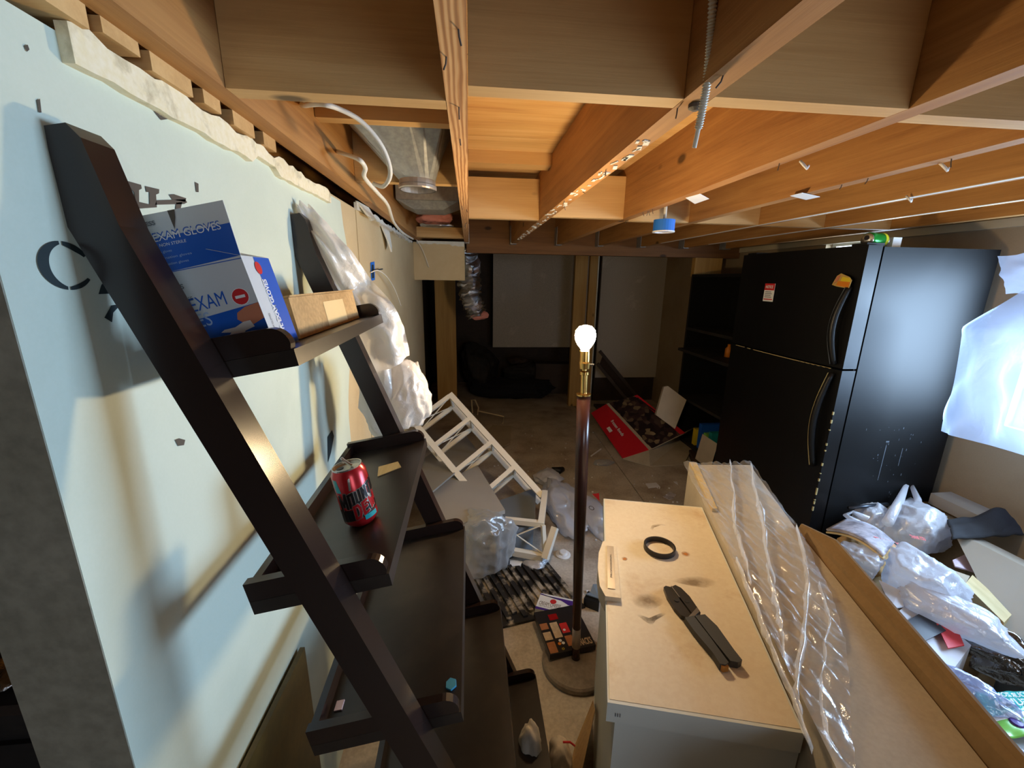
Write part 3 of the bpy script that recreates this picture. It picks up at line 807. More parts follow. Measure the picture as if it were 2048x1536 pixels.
# bits on the shelves
tag(B().quad_slab([on_shelf(*S2, 0.10, 0.99), on_shelf(*S2, 0.045, 1.02), on_shelf(*S2, 0.06, 1.06), on_shelf(*S2, 0.11, 1.05)], U*0.002).build('torn_wrapper', 'pale_wood'), 'small torn wrapper beside the red can on second shelf', 'wrapper')
tag(B().quad_slab([on_shelf(*S3, d, y) for d, y in ((0.010, 0.655), (0.020, 0.648), (0.030, 0.655), (0.030, 0.667), (0.022, 0.674), (0.011, 0.668))], U*0.004).build('blue_chip', 'blue_tag'), 'small blue plastic chip on the third shelf', 'chip')
tag(B().quad_slab([on_shelf(*S3, d, y) for d, y in ((0.235, 0.66), (0.235, 0.68), (0.25, 0.68), (0.25, 0.66))], U*0.003).build('pink_chip', M['paper_purple']), 'small pink scrap at the back of the third shelf', 'scrap')

# ------------------------------------------------------------------ plastic over the far rail
ps = thing('hanging_plastic_bag', 'long white plastic bag draped over the far ladder rail', 'bag', (-0.36, 1.27, 1.0))
spine = [(-0.447, 1.260, 1.813), (-0.407, 1.260, 1.740), (-0.351, 1.270, 1.641), (-0.298, 1.280, 1.547), (-0.264, 1.300, 1.452), (-0.262, 1.300, 1.358)]
def spine_at(t, S):
    k = t*(len(S)-1); i = min(int(k), len(S)-2); return V(S[i]).lerp(V(S[i+1]), k-i)
def drape(S, wid, seed):
    def fn(u, v):
        p = spine_at(v, S); w = wid(v)
        q = p + V((1, 0, 0.45)).normalized()*(u-0.5)*w
        n1 = noise.noise(V((u*2.2, v*5.0, seed))); n2 = noise.noise(V((u*6, v*9, seed+4)))
        bulge = math.sin(PI*min(max(u, 0), 1))
        return q + V((0, -0.035*bulge-0.04*n1-0.02*n2, 0.015*n2)) + V((0.02*n1, 0, 0))
    return fn
B().grid(drape(spine, lambda v: 0.035+0.14*v**0.8, 1.0), 18, 60).build('sheet', 'bag_warm', ps, smooth=True)
crumple('bulge', (-0.212, 1.360, 1.252), (0.085, 0.07, 0.135), 3, 'bag_warm', ps, 5, 0.36, 0.0, None, 110)
crumple('tail', (-0.292, 1.340, 1.242), (0.075, 0.05, 0.16), 6, 'bag_warm', ps, 4, 0.30, 0.0)

# ------------------------------------------------------------------ FLOOR LAMP
fl_b = V((0.446, 1.432, 0.0)); fl_t = V((0.405, 1.432, 1.435)); ax = (fl_t-fl_b).normalized(); L = (fl_t-fl_b).length
lp = thing('floor_lamp', 'shadeless floor lamp with dark wooden pole and lit bare bulb', 'lamp', fl_b)
B().lathe(fl_b, (0, 0, 1), [(0, 0), (0.138, 0), (0.145, 0.008), (0.145, 0.026), (0.138, 0.034), (0.03, 0.040), (0.0, 0.040)], 48).build('base', 'lamp_base', lp, smooth=False)
B().lathe(fl_b, ax, [(0.0, 0.036), (0.019, 0.036), (0.0165, 0.06), (0.0165, 0.20), (0.0175, 0.20), (0.0235, 0.75), (0.0245, 1.00), (0.0245, 1.225), (0.0, 1.225)], 24).build('pole', 'lamp_wood', lp, smooth=True)
B().lathe(fl_b, ax, [(0.0172, 0.10), (0.0178, 0.10), (0.0178, 0.198), (0.0172, 0.198)], 20).build('pole_sleeve', 'silver', lp, smooth=True)
B().lathe(fl_b, ax, [(0.0, 1.225), (0.027, 1.225), (0.027, 1.230), (0.012, 1.232), (0.012, 1.30), (0.016, 1.302), (0.016, 1.312), (0.008, 1.316), (0.008, 1.325), (0.0, 1.325)], 20).build('neck', 'brass', lp, smooth=False)
B().lathe(fl_b, ax, [(0.0, 1.322), (0.018, 1.324), (0.020, 1.345), (0.0175, 1.350), (0.0175, 1.388), (0.0, 1.388)], 20).build('socket', 'brass', lp, smooth=False)
B().tube([fl_b+ax*1.337, fl_b+ax*1.337+V((0.034, 0, 0))], 0.004, 8).build('switch', 'black', lp)
B().lathe(fl_b, ax, [(0.0, 1.386), (0.013, 1.388), (0.016, 1.396), (0.027, 1.410), (0.035, 1.427), (0.037, 1.442), (0.034, 1.460), (0.022, 1.474), (0.0, 1.480)], 20).build('bulb', 'bulb_glass', lp, smooth=True)

# ------------------------------------------------------------------ CHEST FREEZER
fz = thing('chest_freezer', 'narrow white chest freezer with yellowed lid in the foreground', 'freezer', (0.55, 0.95, 0))
fA, fBn = V((0.486, 1.350, 0)), V((0.255, 0.602, 0))
fv = (fBn-fA); fw = V((0.968, -0.25, 0)).normalized()*0.345
ZT = 0.85
B().obox(fA+V((0.008, -0.012, 0.02))+fw*0.02, fw*0.96, fv*0.975, V((0, 0, ZT-0.058-0.02))).build('body', 'freezer_side', fz, bevel=0.010)
B().obox(fA+V((0, 0, ZT-0.058))+fw*0.03+fv*0.02, fw*0.94, fv*0.96, V((0, 0, 0.012))).build('gasket', 'gasket', fz)
lidf = B().obox(fA+V((0, 0, ZT-0.046)), fw, fv, V((0, 0, 0.046))).build('lid', 'freezer_side', fz, bevel=0.007, seg=3)
B().obox(fA+V((0, 0, ZT-0.0005))+fw*0.012+fv*0.006, fw*0.976, fv*0.985, V((0, 0, 0.0012))).build('lid_top', 'freezer_top', lidf)
for k in (0, 1):
    for j in (0, 1):
        B().lathe(fA+fw*(0.12+0.76*k)+fv*(0.1+0.8*j), (0, 0, 1), [(0, 0), (0.02, 0), (0.02, 0.02), (0, 0.02)], 12).build('foot', 'black', fz)
# handle with a badge on the left edge of the lid
h0, h1 = V((0.398, 1.077, 0.856)), V((0.328, 0.857, 0.856)); hd = (h1-h0); hw = fw.normalized()
hpts = [h0+hw*0.036, h1+hw*0.042, h1+hw*0.004, h0+hd*0.85-hw*0.010, h0+hd*0.55-hw*0.016, h0+hd*0.25-hw*0.014, h0-hw*0.002]
hz = [V((p.x, p.y, ZT-0.03)) for p in hpts]
hnd = B().quad_slab(hz, (0, 0, 0.044)).build('handle', 'freezer_top', lidf, bevel=0.004)
q0 = V((h0.x, h0.y, ZT+0.0145))+hd*0.10+hw*0.010
plate = B().obox(q0, hw*0.019, hd*0.78, V((0, 0, 0.0012)))
plate.build('badge', 'silver', fz)
face_text('lettering', 'PROFESSIONAL', 0.007, q0+V((0, 0, 0.0016)), hd*-1, hw*-1, -hd.length*0.60, -0.012, 'ink_grey', fz, width=0.10)
face_text('lettering', 'III', 0.012, fA+fv+V((0, 0, ZT-0.030)), fw, (0, 0, 1), 0.016, 0.0, 'grey_print', lidf, width=0.010, lift=0.0012)
# stains on the lid top
def spot(px, name='stain', mat='stain_soft'):
    B().poly([V(p)+V((0, 0, 0.0002)) for p in px]).build(name, mat, lidf)
spot([(0.618, 1.023, 0.851), (0.631, 1.032, 0.851), (0.643, 1.024, 0.851), (0.641, 1.010, 0.851), (0.628, 1.002, 0.851), (0.612, 1.001, 0.851)])
spot([(0.432, 1.015, 0.851), (0.445, 1.021, 0.851), (0.450, 1.009, 0.851), (0.439, 0.997, 0.851), (0.429, 1.002, 0.851)])
spot([(0.399, 0.869, 0.851), (0.444, 0.876, 0.851), (0.484, 0.869, 0.851), (0.479, 0.835, 0.851), (0.431, 0.813, 0.851), (0.394, 0.822, 0.851)], 'smudge', 'smudge')
spot([(0.384, 0.817, 0.851), (0.419, 0.792, 0.851), (0.475, 0.812, 0.851), (0.472, 0.803, 0.851), (0.433, 0.785, 0.851), (0.416, 0.769, 0.851), (0.406, 0.784, 0.851)], 'smudge', 'smear')
spot([(0.517, 0.914, 0.851), (0.622, 0.926, 0.851), (0.660, 0.893, 0.851), (0.620, 0.872, 0.851), (0.579, 0.887, 0.851)], 'smudge', 'smudge')
spot([(0.568, 1.136, 0.851), (0.592, 1.168, 0.851), (0.634, 1.177, 0.851), (0.649, 1.158, 0.851), (0.622, 1.166, 0.851), (0.592, 1.154, 0.851), (0.575, 1.130, 0.851)], 'smudge', 'smudge')
# black ring on the lid
rc = V((0.559, 1.042, 0.853))
rg = B().lathe((rc.x, rc.y, 0.8516), (0, 0, 1), [(0.0405, 0), (0.0455, 0.0), (0.0455, 0.014), (0.0405, 0.014), (0.0405, 0)], 40).build('rubber_ring', 'dark_rubber', None, smooth=False)
tag(rg, 'black rubber ring lying on the freezer lid', 'ring')
# wire stripper pliers
t0, t1 = V((0.514, 0.880, 0.852)), V((0.529, 0.647, 0.852)); td = (t1-t0); tl = td.length; td.normalize(); tn = V((-td.y, td.x, 0)) * -1
wt = thing('wire_stripper', 'dark wire stripper pliers with grey grips on the freezer lid', 'pliers', t0)
def tp(d, s, z=0.0): q = t0+td*d+tn*s; return V((q.x, q.y, ZT+0.0018+z))
k = tl/0.245
B().quad_slab([tp(0.004*k, 0.002), tp(-0.002, 0.012), tp(0.002, 0.020), tp(0.035*k, 0.028), tp(0.075*k, 0.030), tp(0.100*k, 0.026), tp(0.118*k, 0.010), tp(0.110*k, 0.002), tp(0.05*k, 0.002)], (0, 0, 0.010)).build('jaw', 'tool_dark', wt, bevel=0.002)
B().quad_slab([tp(0.004*k, -0.002), tp(0.0, -0.014), tp(0.012, -0.023), tp(0.045*k, -0.028), tp(0.10*k, -0.024), tp(0.118*k, -0.010), tp(0.105*k, -0.002), tp(0.05*k, -0.002)], (0, 0, 0.011)).build('jaw', 'tool_dark', wt, bevel=0.002)
B().quad_slab([tp(0.004*k, -0.0015), tp(0.004*k, 0.0015), tp(0.045*k, 0.0015), tp(0.045*k, -0.0015)], (0, 0, 0.0125)).build('cutting_edge', 'steel', wt)
for d, s in ((0.052, 0.012), (0.060, -0.012)):
    B().lathe(tp(d*k, s, 0.0101), (0, 0, 1), [(0.006, 0), (0.006, 0.0016), (0, 0.0016)], 14).build('pivot', 'black', wt)
B().quad_slab([tp(0.085*k, -0.024), tp(0.10*k, -0.020), tp(0.118*k, 0.010), tp(0.112*k, 0.016)], (0, 0, 0.014)).build('spring_bar', 'steel', wt, bevel=0.001)
B().quad_slab([tp(0.112*k, 0.002), tp(0.114*k, 0.026), tp(0.155*k, 0.026), tp(0.215*k, 0.020), tp(0.243*k, 0.022), tp(0.247*k, 0.012), tp(0.243*k, 0.002), tp(0.18*k, 0.001)], (0, 0, 0.016)).build('grip', 'handle_grey', wt, bevel=0.004)
B().quad_slab([tp(0.112*k, -0.001), tp(0.112*k, -0.027), tp(0.150*k, -0.034), tp(0.215*k, -0.030), tp(0.242*k, -0.030), tp(0.246*k, -0.018), tp(0.240*k, -0.004), tp(0.18*k, -0.0015)], (0, 0, 0.016)).build('grip', 'handle_grey', wt, bevel=0.004)
B().quad_slab([tp(0.240*k, 0.004), tp(0.240*k, 0.020), tp(0.250*k, 0.018), tp(0.250*k, 0.006)], (0, 0, 0.013)).build('end_cap', 'stain_orange', wt, bevel=0.002)

# ------------------------------------------------------------------ BIG CARTON WITH PLASTIC WRAP
bc = thing('large_carton', 'tall brown cardboard carton beside the freezer under torn wrap', 'carton', (1.05, 0.9, 0))
ZC = 0.885
cl0, cl1 = V((0.910, 1.534, 0.885)), V((0.583, 0.473, 0.885))
cl1 = cl1+(cl1-cl0)*0.35
cr0 = V((1.171, 1.516, 0.885)); s0 = V((1.014, 1.070, 0.885)); s1 = V((0.816, 0.418, 0.885)); s1 = s1+(s1-s0)*0.5
top = [cl0, cl1, s1, s0, cr0]
B().quad_slab([V((p.x, p.y, 0.03)) for p in top], (0, 0, ZC-0.03)).build('carton_body', 'cardboard', bc)
# right flap folded up, seen from its inner side
fe0, fe1 = V((1.078, 1.050, 0.900)), V(s1)
flap = [V((s0.x+0.004, s0.y, ZC-0.02)), V((s1.x+0.004, s1.y, ZC-0.02)), V((s1.x+0.016, s1.y, ZC+0.050)), V((s0.x+0.02, s0.y-0.12, ZC+0.036)), V((s0.x+0.018, s0.y, ZC+0.012))]
B().quad_slab(flap, (0.006, 0, 0)).build('side_flap', 'cardboard_dark', bc)  # darker cardboard paints in the window light missing on the inner side
B().quad_slab([cl0+V((0, 0, 0.001)), cl0.lerp(cl1, 0.25)+V((0.0, 0, 0.001)), cl0.lerp(cl1, 0.25)+V((0.018, 0, 0.001)), cl0+V((0.03, -0.004, 0.001))], (0, 0, 0.012)).build('frayed_edge', 'fray', bc)
# wrap
wp_ = thing('plastic_wrap', 'clear crinkled plastic wrap torn over the brown carton', 'plastic wrap', (0.9, 1.0, ZC))
WR = [cr0, s0, V((0.995, 1.019, 0.885)), V((0.874, 0.791, 0.885)), V((0.787, 0.652, 0.885)), V((0.689, 0.541, 0.885)), V((0.597, 0.435, 0.885))]
def wrap_fn(u, v):
    a0 = cl0.lerp(cl1, v*0.80)
    b0 = spine_at(v, WR)
    p = a0.lerp(b0, -0.10+1.10*u)
    n1 = noise.noise(V((p.x*14+3*v, p.y*2.6, 1.5))); n2 = noise.noise(V((p.x*40, p.y*11, 5.5))); n3 = noise.noise(V((p.x*80, p.y*45, 2.5)))
    z = ZC+0.006+0.022*abs(n1)+0.013*abs(n2)+0.005*n3
    return V((p.x, p.y, z))
B().grid(wrap_fn, 70, 120).build('sheet', 'wrap_clear', wp_, smooth=True)
def ridge(pts, r, seed):
    """a stood-up crease of the wrap: a jagged ribbon whose width comes and goes"""
    P = [V(p) for p in pts]
    def fn(u, v):
        p = spine_at(v, P); w = r*(0.25+1.1*abs(noise.noise(V((v*4.0, seed, 1.0))))+0.5*abs(noise.noise(V((v*17, seed, 3.0)))))*math.sin(PI*min(1, 0.05+v*0.95))
        s_ = (u-0.5)*2
        return p+V((s_*w+0.006*noise.noise(V((v*9, seed, 5))), s_*w*0.3, 0.012+0.016*(1-abs(s_))+0.006*noise.noise(V((v*14, u*3, seed)))))
    B().grid(fn, 6, 70).build('crease', 'crease_film', wp_, smooth=True)
ridge([(0.999, 1.052, 0.885), (0.916, 0.920, 0.885), (0.836, 0.811, 0.885), (0.743, 0.709, 0.885), (0.652, 0.616, 0.885), (0.589, 0.549, 0.885), (0.566, 0.507, 0.885)], 0.022, 1)
ridge([(0.861, 0.809, 0.885), (0.809, 0.718, 0.885), (0.734, 0.644, 0.885), (0.661, 0.573, 0.885), (0.608, 0.512, 0.885), (0.578, 0.458, 0.885)], 0.013, 2)
ridge([(1.081, 1.522, 0.885), (0.942, 1.280, 0.885), (0.811, 1.072, 0.885), (0.748, 0.934, 0.885), (0.692, 0.823, 0.885)], 0.012, 3)
ridge([(1.155, 1.493, 0.885), (1.003, 1.240, 0.885), (0.905, 1.065, 0.885), (0.824, 0.949, 0.885), (0.752, 0.818, 0.885)], 0.015, 4)
ridge([(0.781, 0.890, 0.885), (0.725, 0.786, 0.885), (0.678, 0.701, 0.885), (0.621, 0.619, 0.885)], 0.012, 5)
ridge([(0.712, 0.916, 0.885), (0.670, 0.791, 0.885), (0.626, 0.679, 0.885), (0.597, 0.599, 0.885), (0.570, 0.524, 0.885), (0.540, 0.454, 0.885)], 0.010, 6)

# ------------------------------------------------------------------ REFRIGERATOR
FX0, FX1, FX2 = 1.795, 1.885, 2.505
FY0, FY1 = 1.83, 2.72
rf = thing('refrigerator', 'black top freezer refrigerator with scuffed side against right wall', 'refrigerator', (2.15, 2.27, 0))
B().box((FX1+0.012, FY0, 0.03), (FX2, FY1, 1.800)).build('cabinet', 'black_fridge', rf, bevel=0.008, seg=3)
B().box((FX1, FY0+0.01, 0.08), (FX1+0.012, FY1-0.01, 1.79)).build('door_gasket', 'black', rf)
def fdoor(z0, z1, name):
    n = 10; pts = []
    for k in range(n+1):
        t = k/n; pts.append((FX0+0.018*(2*t-1)**2, FY0-0.003+(FY1-FY0+0.006)*t))
    pts += [(FX1, FY1+0.003), (FX1, FY0-0.003)]
    return B().quad_slab([(x, y, z0) for x, y in pts], (0, 0, z1-z0)).build(name, 'black_door', rf, bevel=0.006, seg=2)
fd, ld = fdoor(1.228, 1.806, 'freezer_door'), fdoor(0.09, 1.218, 'fridge_door')
def fhandle(z0, z1, par, flip):
    n = 16; out, inn = [], []
    for k in range(n+1):
        t = k/n; z = z0+(z1-z0)*t; s = t if flip else 1-t
        d = 0.050*math.sin(PI*min(1, s*1.0)) if True else 0
        w = 0.045+0.05*(s**2)
        out.append(V((FX0+0.014-0.012-d*0.6, FY0+0.035+0.02*math.sin(PI*t), z)))
    B().tube(out, [0.013+0.004*math.sin(PI*k/n) for k in range(n+1)], 8).build('handle', 'black_door', par, smooth=True)
    e = B()
    for k in range(n):
        p, q = out[k], out[k+1]
        e.bar(p+V((-0.012, 0.010, 0)), q+V((-0.012, 0.010, 0)), 0.003, 0.003)
    e.build('worn_highlight_edge', 'worn_yellow' if not flip else 'scuff_highlight', par)  # lower strip is worn yellow, the upper grey one a painted highlight
fhandle(0.70, 1.200, ld, False); fhandle(1.245, 1.62, fd, True)
B().box((FX0+0.03, FY0+0.02, 1.806), (FX1+0.03, FY0+0.10, 1.818)).build('hinge_cover', 'black', rf, bevel=0.003)
B().box((FX0+0.03, FY1-0.10, 1.806), (FX1+0.03, FY1-0.02, 1.818)).build('hinge_cover', 'black', rf, bevel=0.003)
for y in (FY0+0.1, FY1-0.1):
    B().lathe((FX2-0.1, y, 0), (0, 0, 1), [(0, 0), (0.025, 0), (0.025, 0.035), (0, 0.035)], 12).build('foot', 'black', rf)
    B().lathe((FX1+0.08, y, 0), (0, 0, 1), [(0, 0), (0.025, 0), (0.025, 0.035), (0, 0.035)], 12).build('foot', 'black', rf)
# worn line between the doors and scratches on the side
random.seed(21)
e = B()
for k in range(24):
    y = FY0+0.06+(FY1-FY0-0.12)*k/24
    t = (y-FY0)/(FY1-FY0); x = FX0+0.018*(2*t-1)**2
    if random.random() < 0.85: e.box((x-0.001, y, 1.216), (x+0.003, y+0.032, 1.2195))
e.build('worn_highlight_edge', 'worn_yellow', rf)
e = B()
def scr(x, z, w, h): e.box((x, FY0-0.0008, z), (x+w, FY0+0.001, z+h))
for k in range(30):
    x = random.gauss(2.22, 0.08); z = random.uniform(0.50, 0.92); scr(x, z, random.uniform(.001, .004), random.uniform(.002, .012))
scr(2.155, 0.62, 0.004, 0.20); scr(2.15, 0.835, 0.018, 0.008); scr(2.12, 0.76, 0.004, 0.01); scr(2.255, 0.70, 0.003, 0.10)
e.build('scratches', 'scuff_highlight', rf)
e = B()
for k in range(16):
    z = random.uniform(0.45, 1.15); e.box((FX0+0.016, FY0-0.0045, z), (FX0+0.022, FY0+0.002, z+random.uniform(.004, .02)))
e.build('worn_highlight_edge', 'worn_yellow', rf)
# notice and magnet on the freezer door
nt_ = thing('notice_card', 'small white notice with red header on black freezer door', 'notice', (FX0, 2.50, 1.48))
no = V((1.790, 2.440, 1.523)); nu = V((0, -1, 0)); nv = V((0, 0, 1))
B().obox(no, nu*0.085, nv*0.105, V((-0.002, 0, 0))).build('card', 'white_print', nt_)
nO = no+V((-0.002, 0, 0))
nO2 = nO
def nq(name, a, b, c, d, mat): B().poly([nO+nu*x+nv*z+V((-0.0006, 0, 0)) for x, z in ((a, b), (c, b), (c, d), (a, d))]).build(name, mat, nt_)
nq('header', 0, 0.066, 0.085, 0.105, 'red_print'); nq('rule', 0.006, 0.010, 0.079, 0.016, 'red_print')
for k in range(4): nq('text_line', 0.010, 0.024+0.010*k, 0.070-0.008*(k % 2), 0.028+0.010*k, 'grey_print')
def nt_text(txt, size, x, z, w):
    face_text('lettering', txt, size, nO+V((-0.0012, 0, 0)), nu, nv, x, z, 'white_print', nt_, 0.0006, width=w, lift=-0.0002)
nt_text('NOTICE', 0.022, 0.010, 0.078, 0.062)
mg = thing('door_magnet', 'orange and yellow magnet near the freezer door handle', 'magnet', (FX0, 1.95, 1.60))
mo = V((1.788, 1.956, 1.619))
def mq(name, pts, mat, d): B().quad_slab([mo+V((0, -x, z)) for x, z in pts], (-d, 0, 0)).build(name, mat, mg)
mq('backing', [(0.0, 0.008), (0.03, 0.0), (0.098, -0.008), (0.105, 0.03), (0.09, 0.045), (0.04, 0.062), (0.02, 0.05)], 'fray', 0.003)
mq('orange_band', [(0.028, 0.006), (0.095, -0.003), (0.100, 0.022), (0.034, 0.026)], 'orange', 0.006)
mq('yellow_band', [(0.048, 0.026), (0.100, 0.022), (0.096, 0.040), (0.055, 0.046)], 'yellow_print', 0.006)
mq('brown_patch', [(0.012, 0.014), (0.030, 0.026), (0.042, 0.054), (0.024, 0.048)], 'skin_print', 0.005)
# things on top of the fridge
gc = can('drink_can', 'green drink can lying on its side on the black fridge', 'can', (1.872, 1.905, 1.837), (0.96, 0.25, 0.0), 0.0335, 0.120, ('can_green', 'can_silver'))
# the can's open top faces the camera's left
for ch in list(gc.children):
    pass
gax = V((0.96, 0.25, 0)).normalized(); g0 = V((1.872, 1.905, 1.837))
B().lathe(g0, gax, [(0.0345, 0.085), (0.0342, 0.104), (0.0338, 0.104), (0.0338, 0.085)], 28).build('can_print', 'can_yellow', gc, smooth=True)
B().lathe(g0, gax*-1, [(0, 0.001), (0.026, 0.001), (0.028, -0.004), (0.030, -0.012)], 24).build('end_ring', 'can_silver', gc, smooth=True)
B().lathe(g0-gax*0.002+V((0, 0, 0.008)), gax*-1, [(0, 0.0), (0.011, 0.0), (0.011, 0.001), (0, 0.001)], 14).build('mouth', 'can_black', gc)
B().box((2.005, 1.90, 1.806), (2.050, 1.95, 1.850)).build('paper_block', 'white_plastic', None, bevel=0.004)
tag(bpy.data.objects['paper_block'], 'small white plastic block behind the green can on fridge', 'block')

# ------------------------------------------------------------------ WINDOW PLASTIC
wpl = thing('window_plastic', 'large translucent plastic sheet hanging loose from the bright window', 'plastic sheet', (2.3, 1.5, 0.9))
pl = [(2.134, 1.450, 1.619), (2.201, 1.660, 1.451), (2.219, 1.660, 1.186), (2.230, 1.660, 0.960)]
def win_fn(u, v):
    # left free edge (u=0) to the wall side (u=1)
    if v < 0.35: l = V(pl[0]).lerp(V(pl[1]), v/0.35)
    elif v < 0.7: l = V(pl[1]).lerp(V(pl[2]), (v-0.35)/0.35)
    else: l = V(pl[2]).lerp(V(pl[3]), (v-0.7)/0.3)
    r = V((2.54, 1.00, 1.74)).lerp(V((2.50, 0.75, 0.88)), v)
    p = l.lerp(r, u)
    n1 = noise.noise(V((u*6.0, v*1.6, 3.1))); n2 = noise.noise(V((u*16, v*5, 8.1)))
    k = 0.25+0.75*v
    return p+V((-0.08*n1-0.03*n2, 0.08*n1+0.035*n2, 0.04*n2*v*u))*k*(1 if u > 0.01 else 0.2)
B().grid(win_fn, 60, 50).build('lower_sheet', 'sheet_window', wpl, smooth=True)
def win_fn2(u, v):
    l = V((2.316, 1.700, 1.761)).lerp(V((2.545, 1.35, 1.80)), u); r = V((2.30, 1.62, 1.60)).lerp(V((2.545, 1.30, 1.60)), u)
    p = l.lerp(r, v); return p+V((0, 0.02*noise.noise(V((u*5, v*5, 1))), 0.01*noise.noise(V((u*7, v*4, 4)))))
B().grid(win_fn2, 16, 16).build('upper_sheet', 'sheet_window', wpl, smooth=True)

# ------------------------------------------------------------------ WHITE METAL SHELF TOWER, tipped over
def rack(origin, e, w, n, tiers, length, width, depth, label, group=None, name='metal_rack'):
    """four posts, rungs front and back at each tier and crossed wires on the tier planes"""
    e, w, n = V(e).normalized(), V(w).normalized(), V(n).normalized()
    o = V(origin); t = thing(name, label, 'rack', o)
    dp = -n
    P = lambda a, b, c: o+e*a+w*b+dp*c
    for b in (0, width):
        for c in (0, depth):
            B().bar(P(0, b, c), P(length, b, c), 0.040, 0.022, n).build('post', 'white_paint_metal', t, bevel=0.001, seg=1)
    for a in tiers:
        for c in (0.0, depth):
            B().bar(P(a, 0.012, c), P(a, width-0.012, c), 0.030, 0.020, n).build('rung', 'white_paint_metal', t)
        for b in (0, width):
            B().bar(P(a, b, 0.012), P(a, b, depth-0.012), 0.018, 0.018, e).build('side_bar', 'white_paint_metal', t)
        B().tube([P(a, 0.012, 0.012), P(a, width-0.012, depth-0.012)], 0.0045, 6).build('cross_wire', 'white_paint_metal', t)
        B().tube([P(a, width-0.012, 0.012), P(a, 0.012, depth-0.012)], 0.0045, 6).build('cross_wire', 'white_paint_metal', t)
    return t
SCL = 1.15
CAMP = V((0, 0, 1.63))
rB = CAMP+(V((0.003, 2.463, 0.797))-CAMP)*SCL
re_ = V((0.253, -0.223, -0.228)).normalized(); rw_ = V((-0.225, -0.111, -0.140)); rw_ = (rw_-re_*rw_.dot(re_)).normalized()
rn_ = re_.cross(rw_)
if rn_.z < 0: rn_ = -rn_
rack(rB-re_*0.245, re_, rw_, rn_, (0.012, 0.245, 0.480, 0.715), 0.98, 0.325, 0.20, 'white metal four tier rack tipped over by the ladder shelf')
# end frame of a second rack on the floor
r2 = thing('rack_end_frame', 'white metal rack end frame with crossed wires on floor', 'rack frame', V((0.462, 2.159, 0.000)))
def fr(p, q, w=0.022): B().bar(p, q, w, w).build('bar', 'white_paint_metal', r2, bevel=0.001, seg=1)
fr((0.107, 2.143, 0.100), (0.411, 2.073, 0.070), 0.036); fr((0.197, 2.187, 0.250), (0.420, 2.128, 0.250), 0.030); fr((0.488, 2.134, 0.220), (0.417, 2.042, 0.080), 0.036)
fr((0.480, 2.440, 0.280), (0.403, 2.129, 0.250), 0.036); fr((0.413, 2.118, 0.250), (0.422, 2.091, 0.090), 0.022)
B().tube([(0.393, 2.110, 0.250), (0.119, 2.152, 0.110)], 0.0042, 6).build('cross_wire', 'white_paint_metal', r2)
B().tube([(0.193, 2.130, 0.240), (0.406, 2.083, 0.090)], 0.0042, 6).build('cross_wire', 'white_paint_metal', r2)

# ------------------------------------------------------------------ TOTES, BAGS AND LITTER ON THE FLOOR
def slab_thing(name, label, cat, pts, down, mat, bevel=0.004, group=None, seg=2):
    o = B().quad_slab([V(p) for p in pts], V((0, 0, -down))).build(name, mat, None, bevel=bevel, seg=seg)
    return tag(o, label, cat, group)
t1_ = thing('storage_tote', 'grey plastic storage tote beneath the tipped white rack', 'tote', V((-0.175, 3.210, 0.000)))
A = [(-0.264, 2.180, 0.340), (-0.023, 2.497, 0.340), (0.170, 2.045, 0.340), (-0.165, 1.967, 0.340)]
A = [V((-0.297, 2.385, 0.340)), V((0.047, 2.757, 0.340)), V((0.193, 2.147, 0.340)), V((-0.171, 1.976, 0.340))]
cen = sum(A, V((0, 0, 0)))/4
bot = [V((cen.x+(p.x-cen.x)*0.86, cen.y+(p.y-cen.y)*0.86, 0.004)) for p in A]
topi = [V((cen.x+(p.x-cen.x)*0.95, cen.y+(p.y-cen.y)*0.95, 0.315)) for p in A]
B().hexa(bot+topi).build('tub', 'grey_tote', t1_, bevel=0.008)
B().quad_slab([V((p.x, p.y, 0.316)) for p in A], (0, 0, 0.024)).build('lid', 'grey_lid', t1_, bevel=0.006)
pn = B().quad_slab([(-0.073, 3.560, 0.300), (0.061, 2.932, 0.360), (-0.236, 2.271, 0.400), (-0.331, 2.481, 0.370), (-0.340, 2.934, 0.330)], (0, 0, -0.012)).build('flat_board', 'grey_tote', None, bevel=0.002)
tag(pn, 'flat grey panel lying on the tote under the white rack', 'panel')
t2_ = thing('storage_bin', 'blue-grey plastic bin standing behind the clear plastic bag', 'bin', V((0.340, 2.455, 0.000)))
A = [V((0.188, 2.471, 0.220)), V((0.451, 2.622, 0.220)), V((0.378, 2.194, 0.220)), V((0.159, 2.061, 0.220))]
cen = sum(A, V((0, 0, 0)))/4
B().hexa([V((cen.x+(p.x-cen.x)*0.88, cen.y+(p.y-cen.y)*0.88, 0.004)) for p in A]+[V((cen.x+(p.x-cen.x)*0.96, cen.y+(p.y-cen.y)*0.96, 0.200)) for p in A]).build('tub', 'grey_tote_blue', t2_, bevel=0.006)
B().quad_slab([V((p.x, p.y, 0.201)) for p in A], (0, 0, 0.018)).build('rim', 'grey_tote_blue', t2_, bevel=0.005)
slab_thing('shallow_bin', 'low grey bin lying below the white rack end frame', 'bin', [(-0.010, 2.161, 0.060), (0.213, 2.167, 0.060), (0.218, 2.066, 0.060), (0.040, 2.063, 0.060)], 0.055, 'grey_tote_blue')
tag(crumple('clear_plastic_bag', (0.061, 2.069, 0.220), (0.20, 0.17, 0.20), 9, 'bag_clear', None, 5, 0.35, 0.3, 0.0), 'clear plastic bag slumped against the grey bins', 'bag')
wbg = thing('grocery_bag', 'white grocery bag with red and black print behind the lamp pole', 'bag', V((0.754, 2.675, 0.000)))
crumple('bag', (0.656, 2.615, 0.060), (0.17, 0.34, 0.13), 12, 'bag_white', wbg, 5, 0.60, 0.25, 0.0, 120)
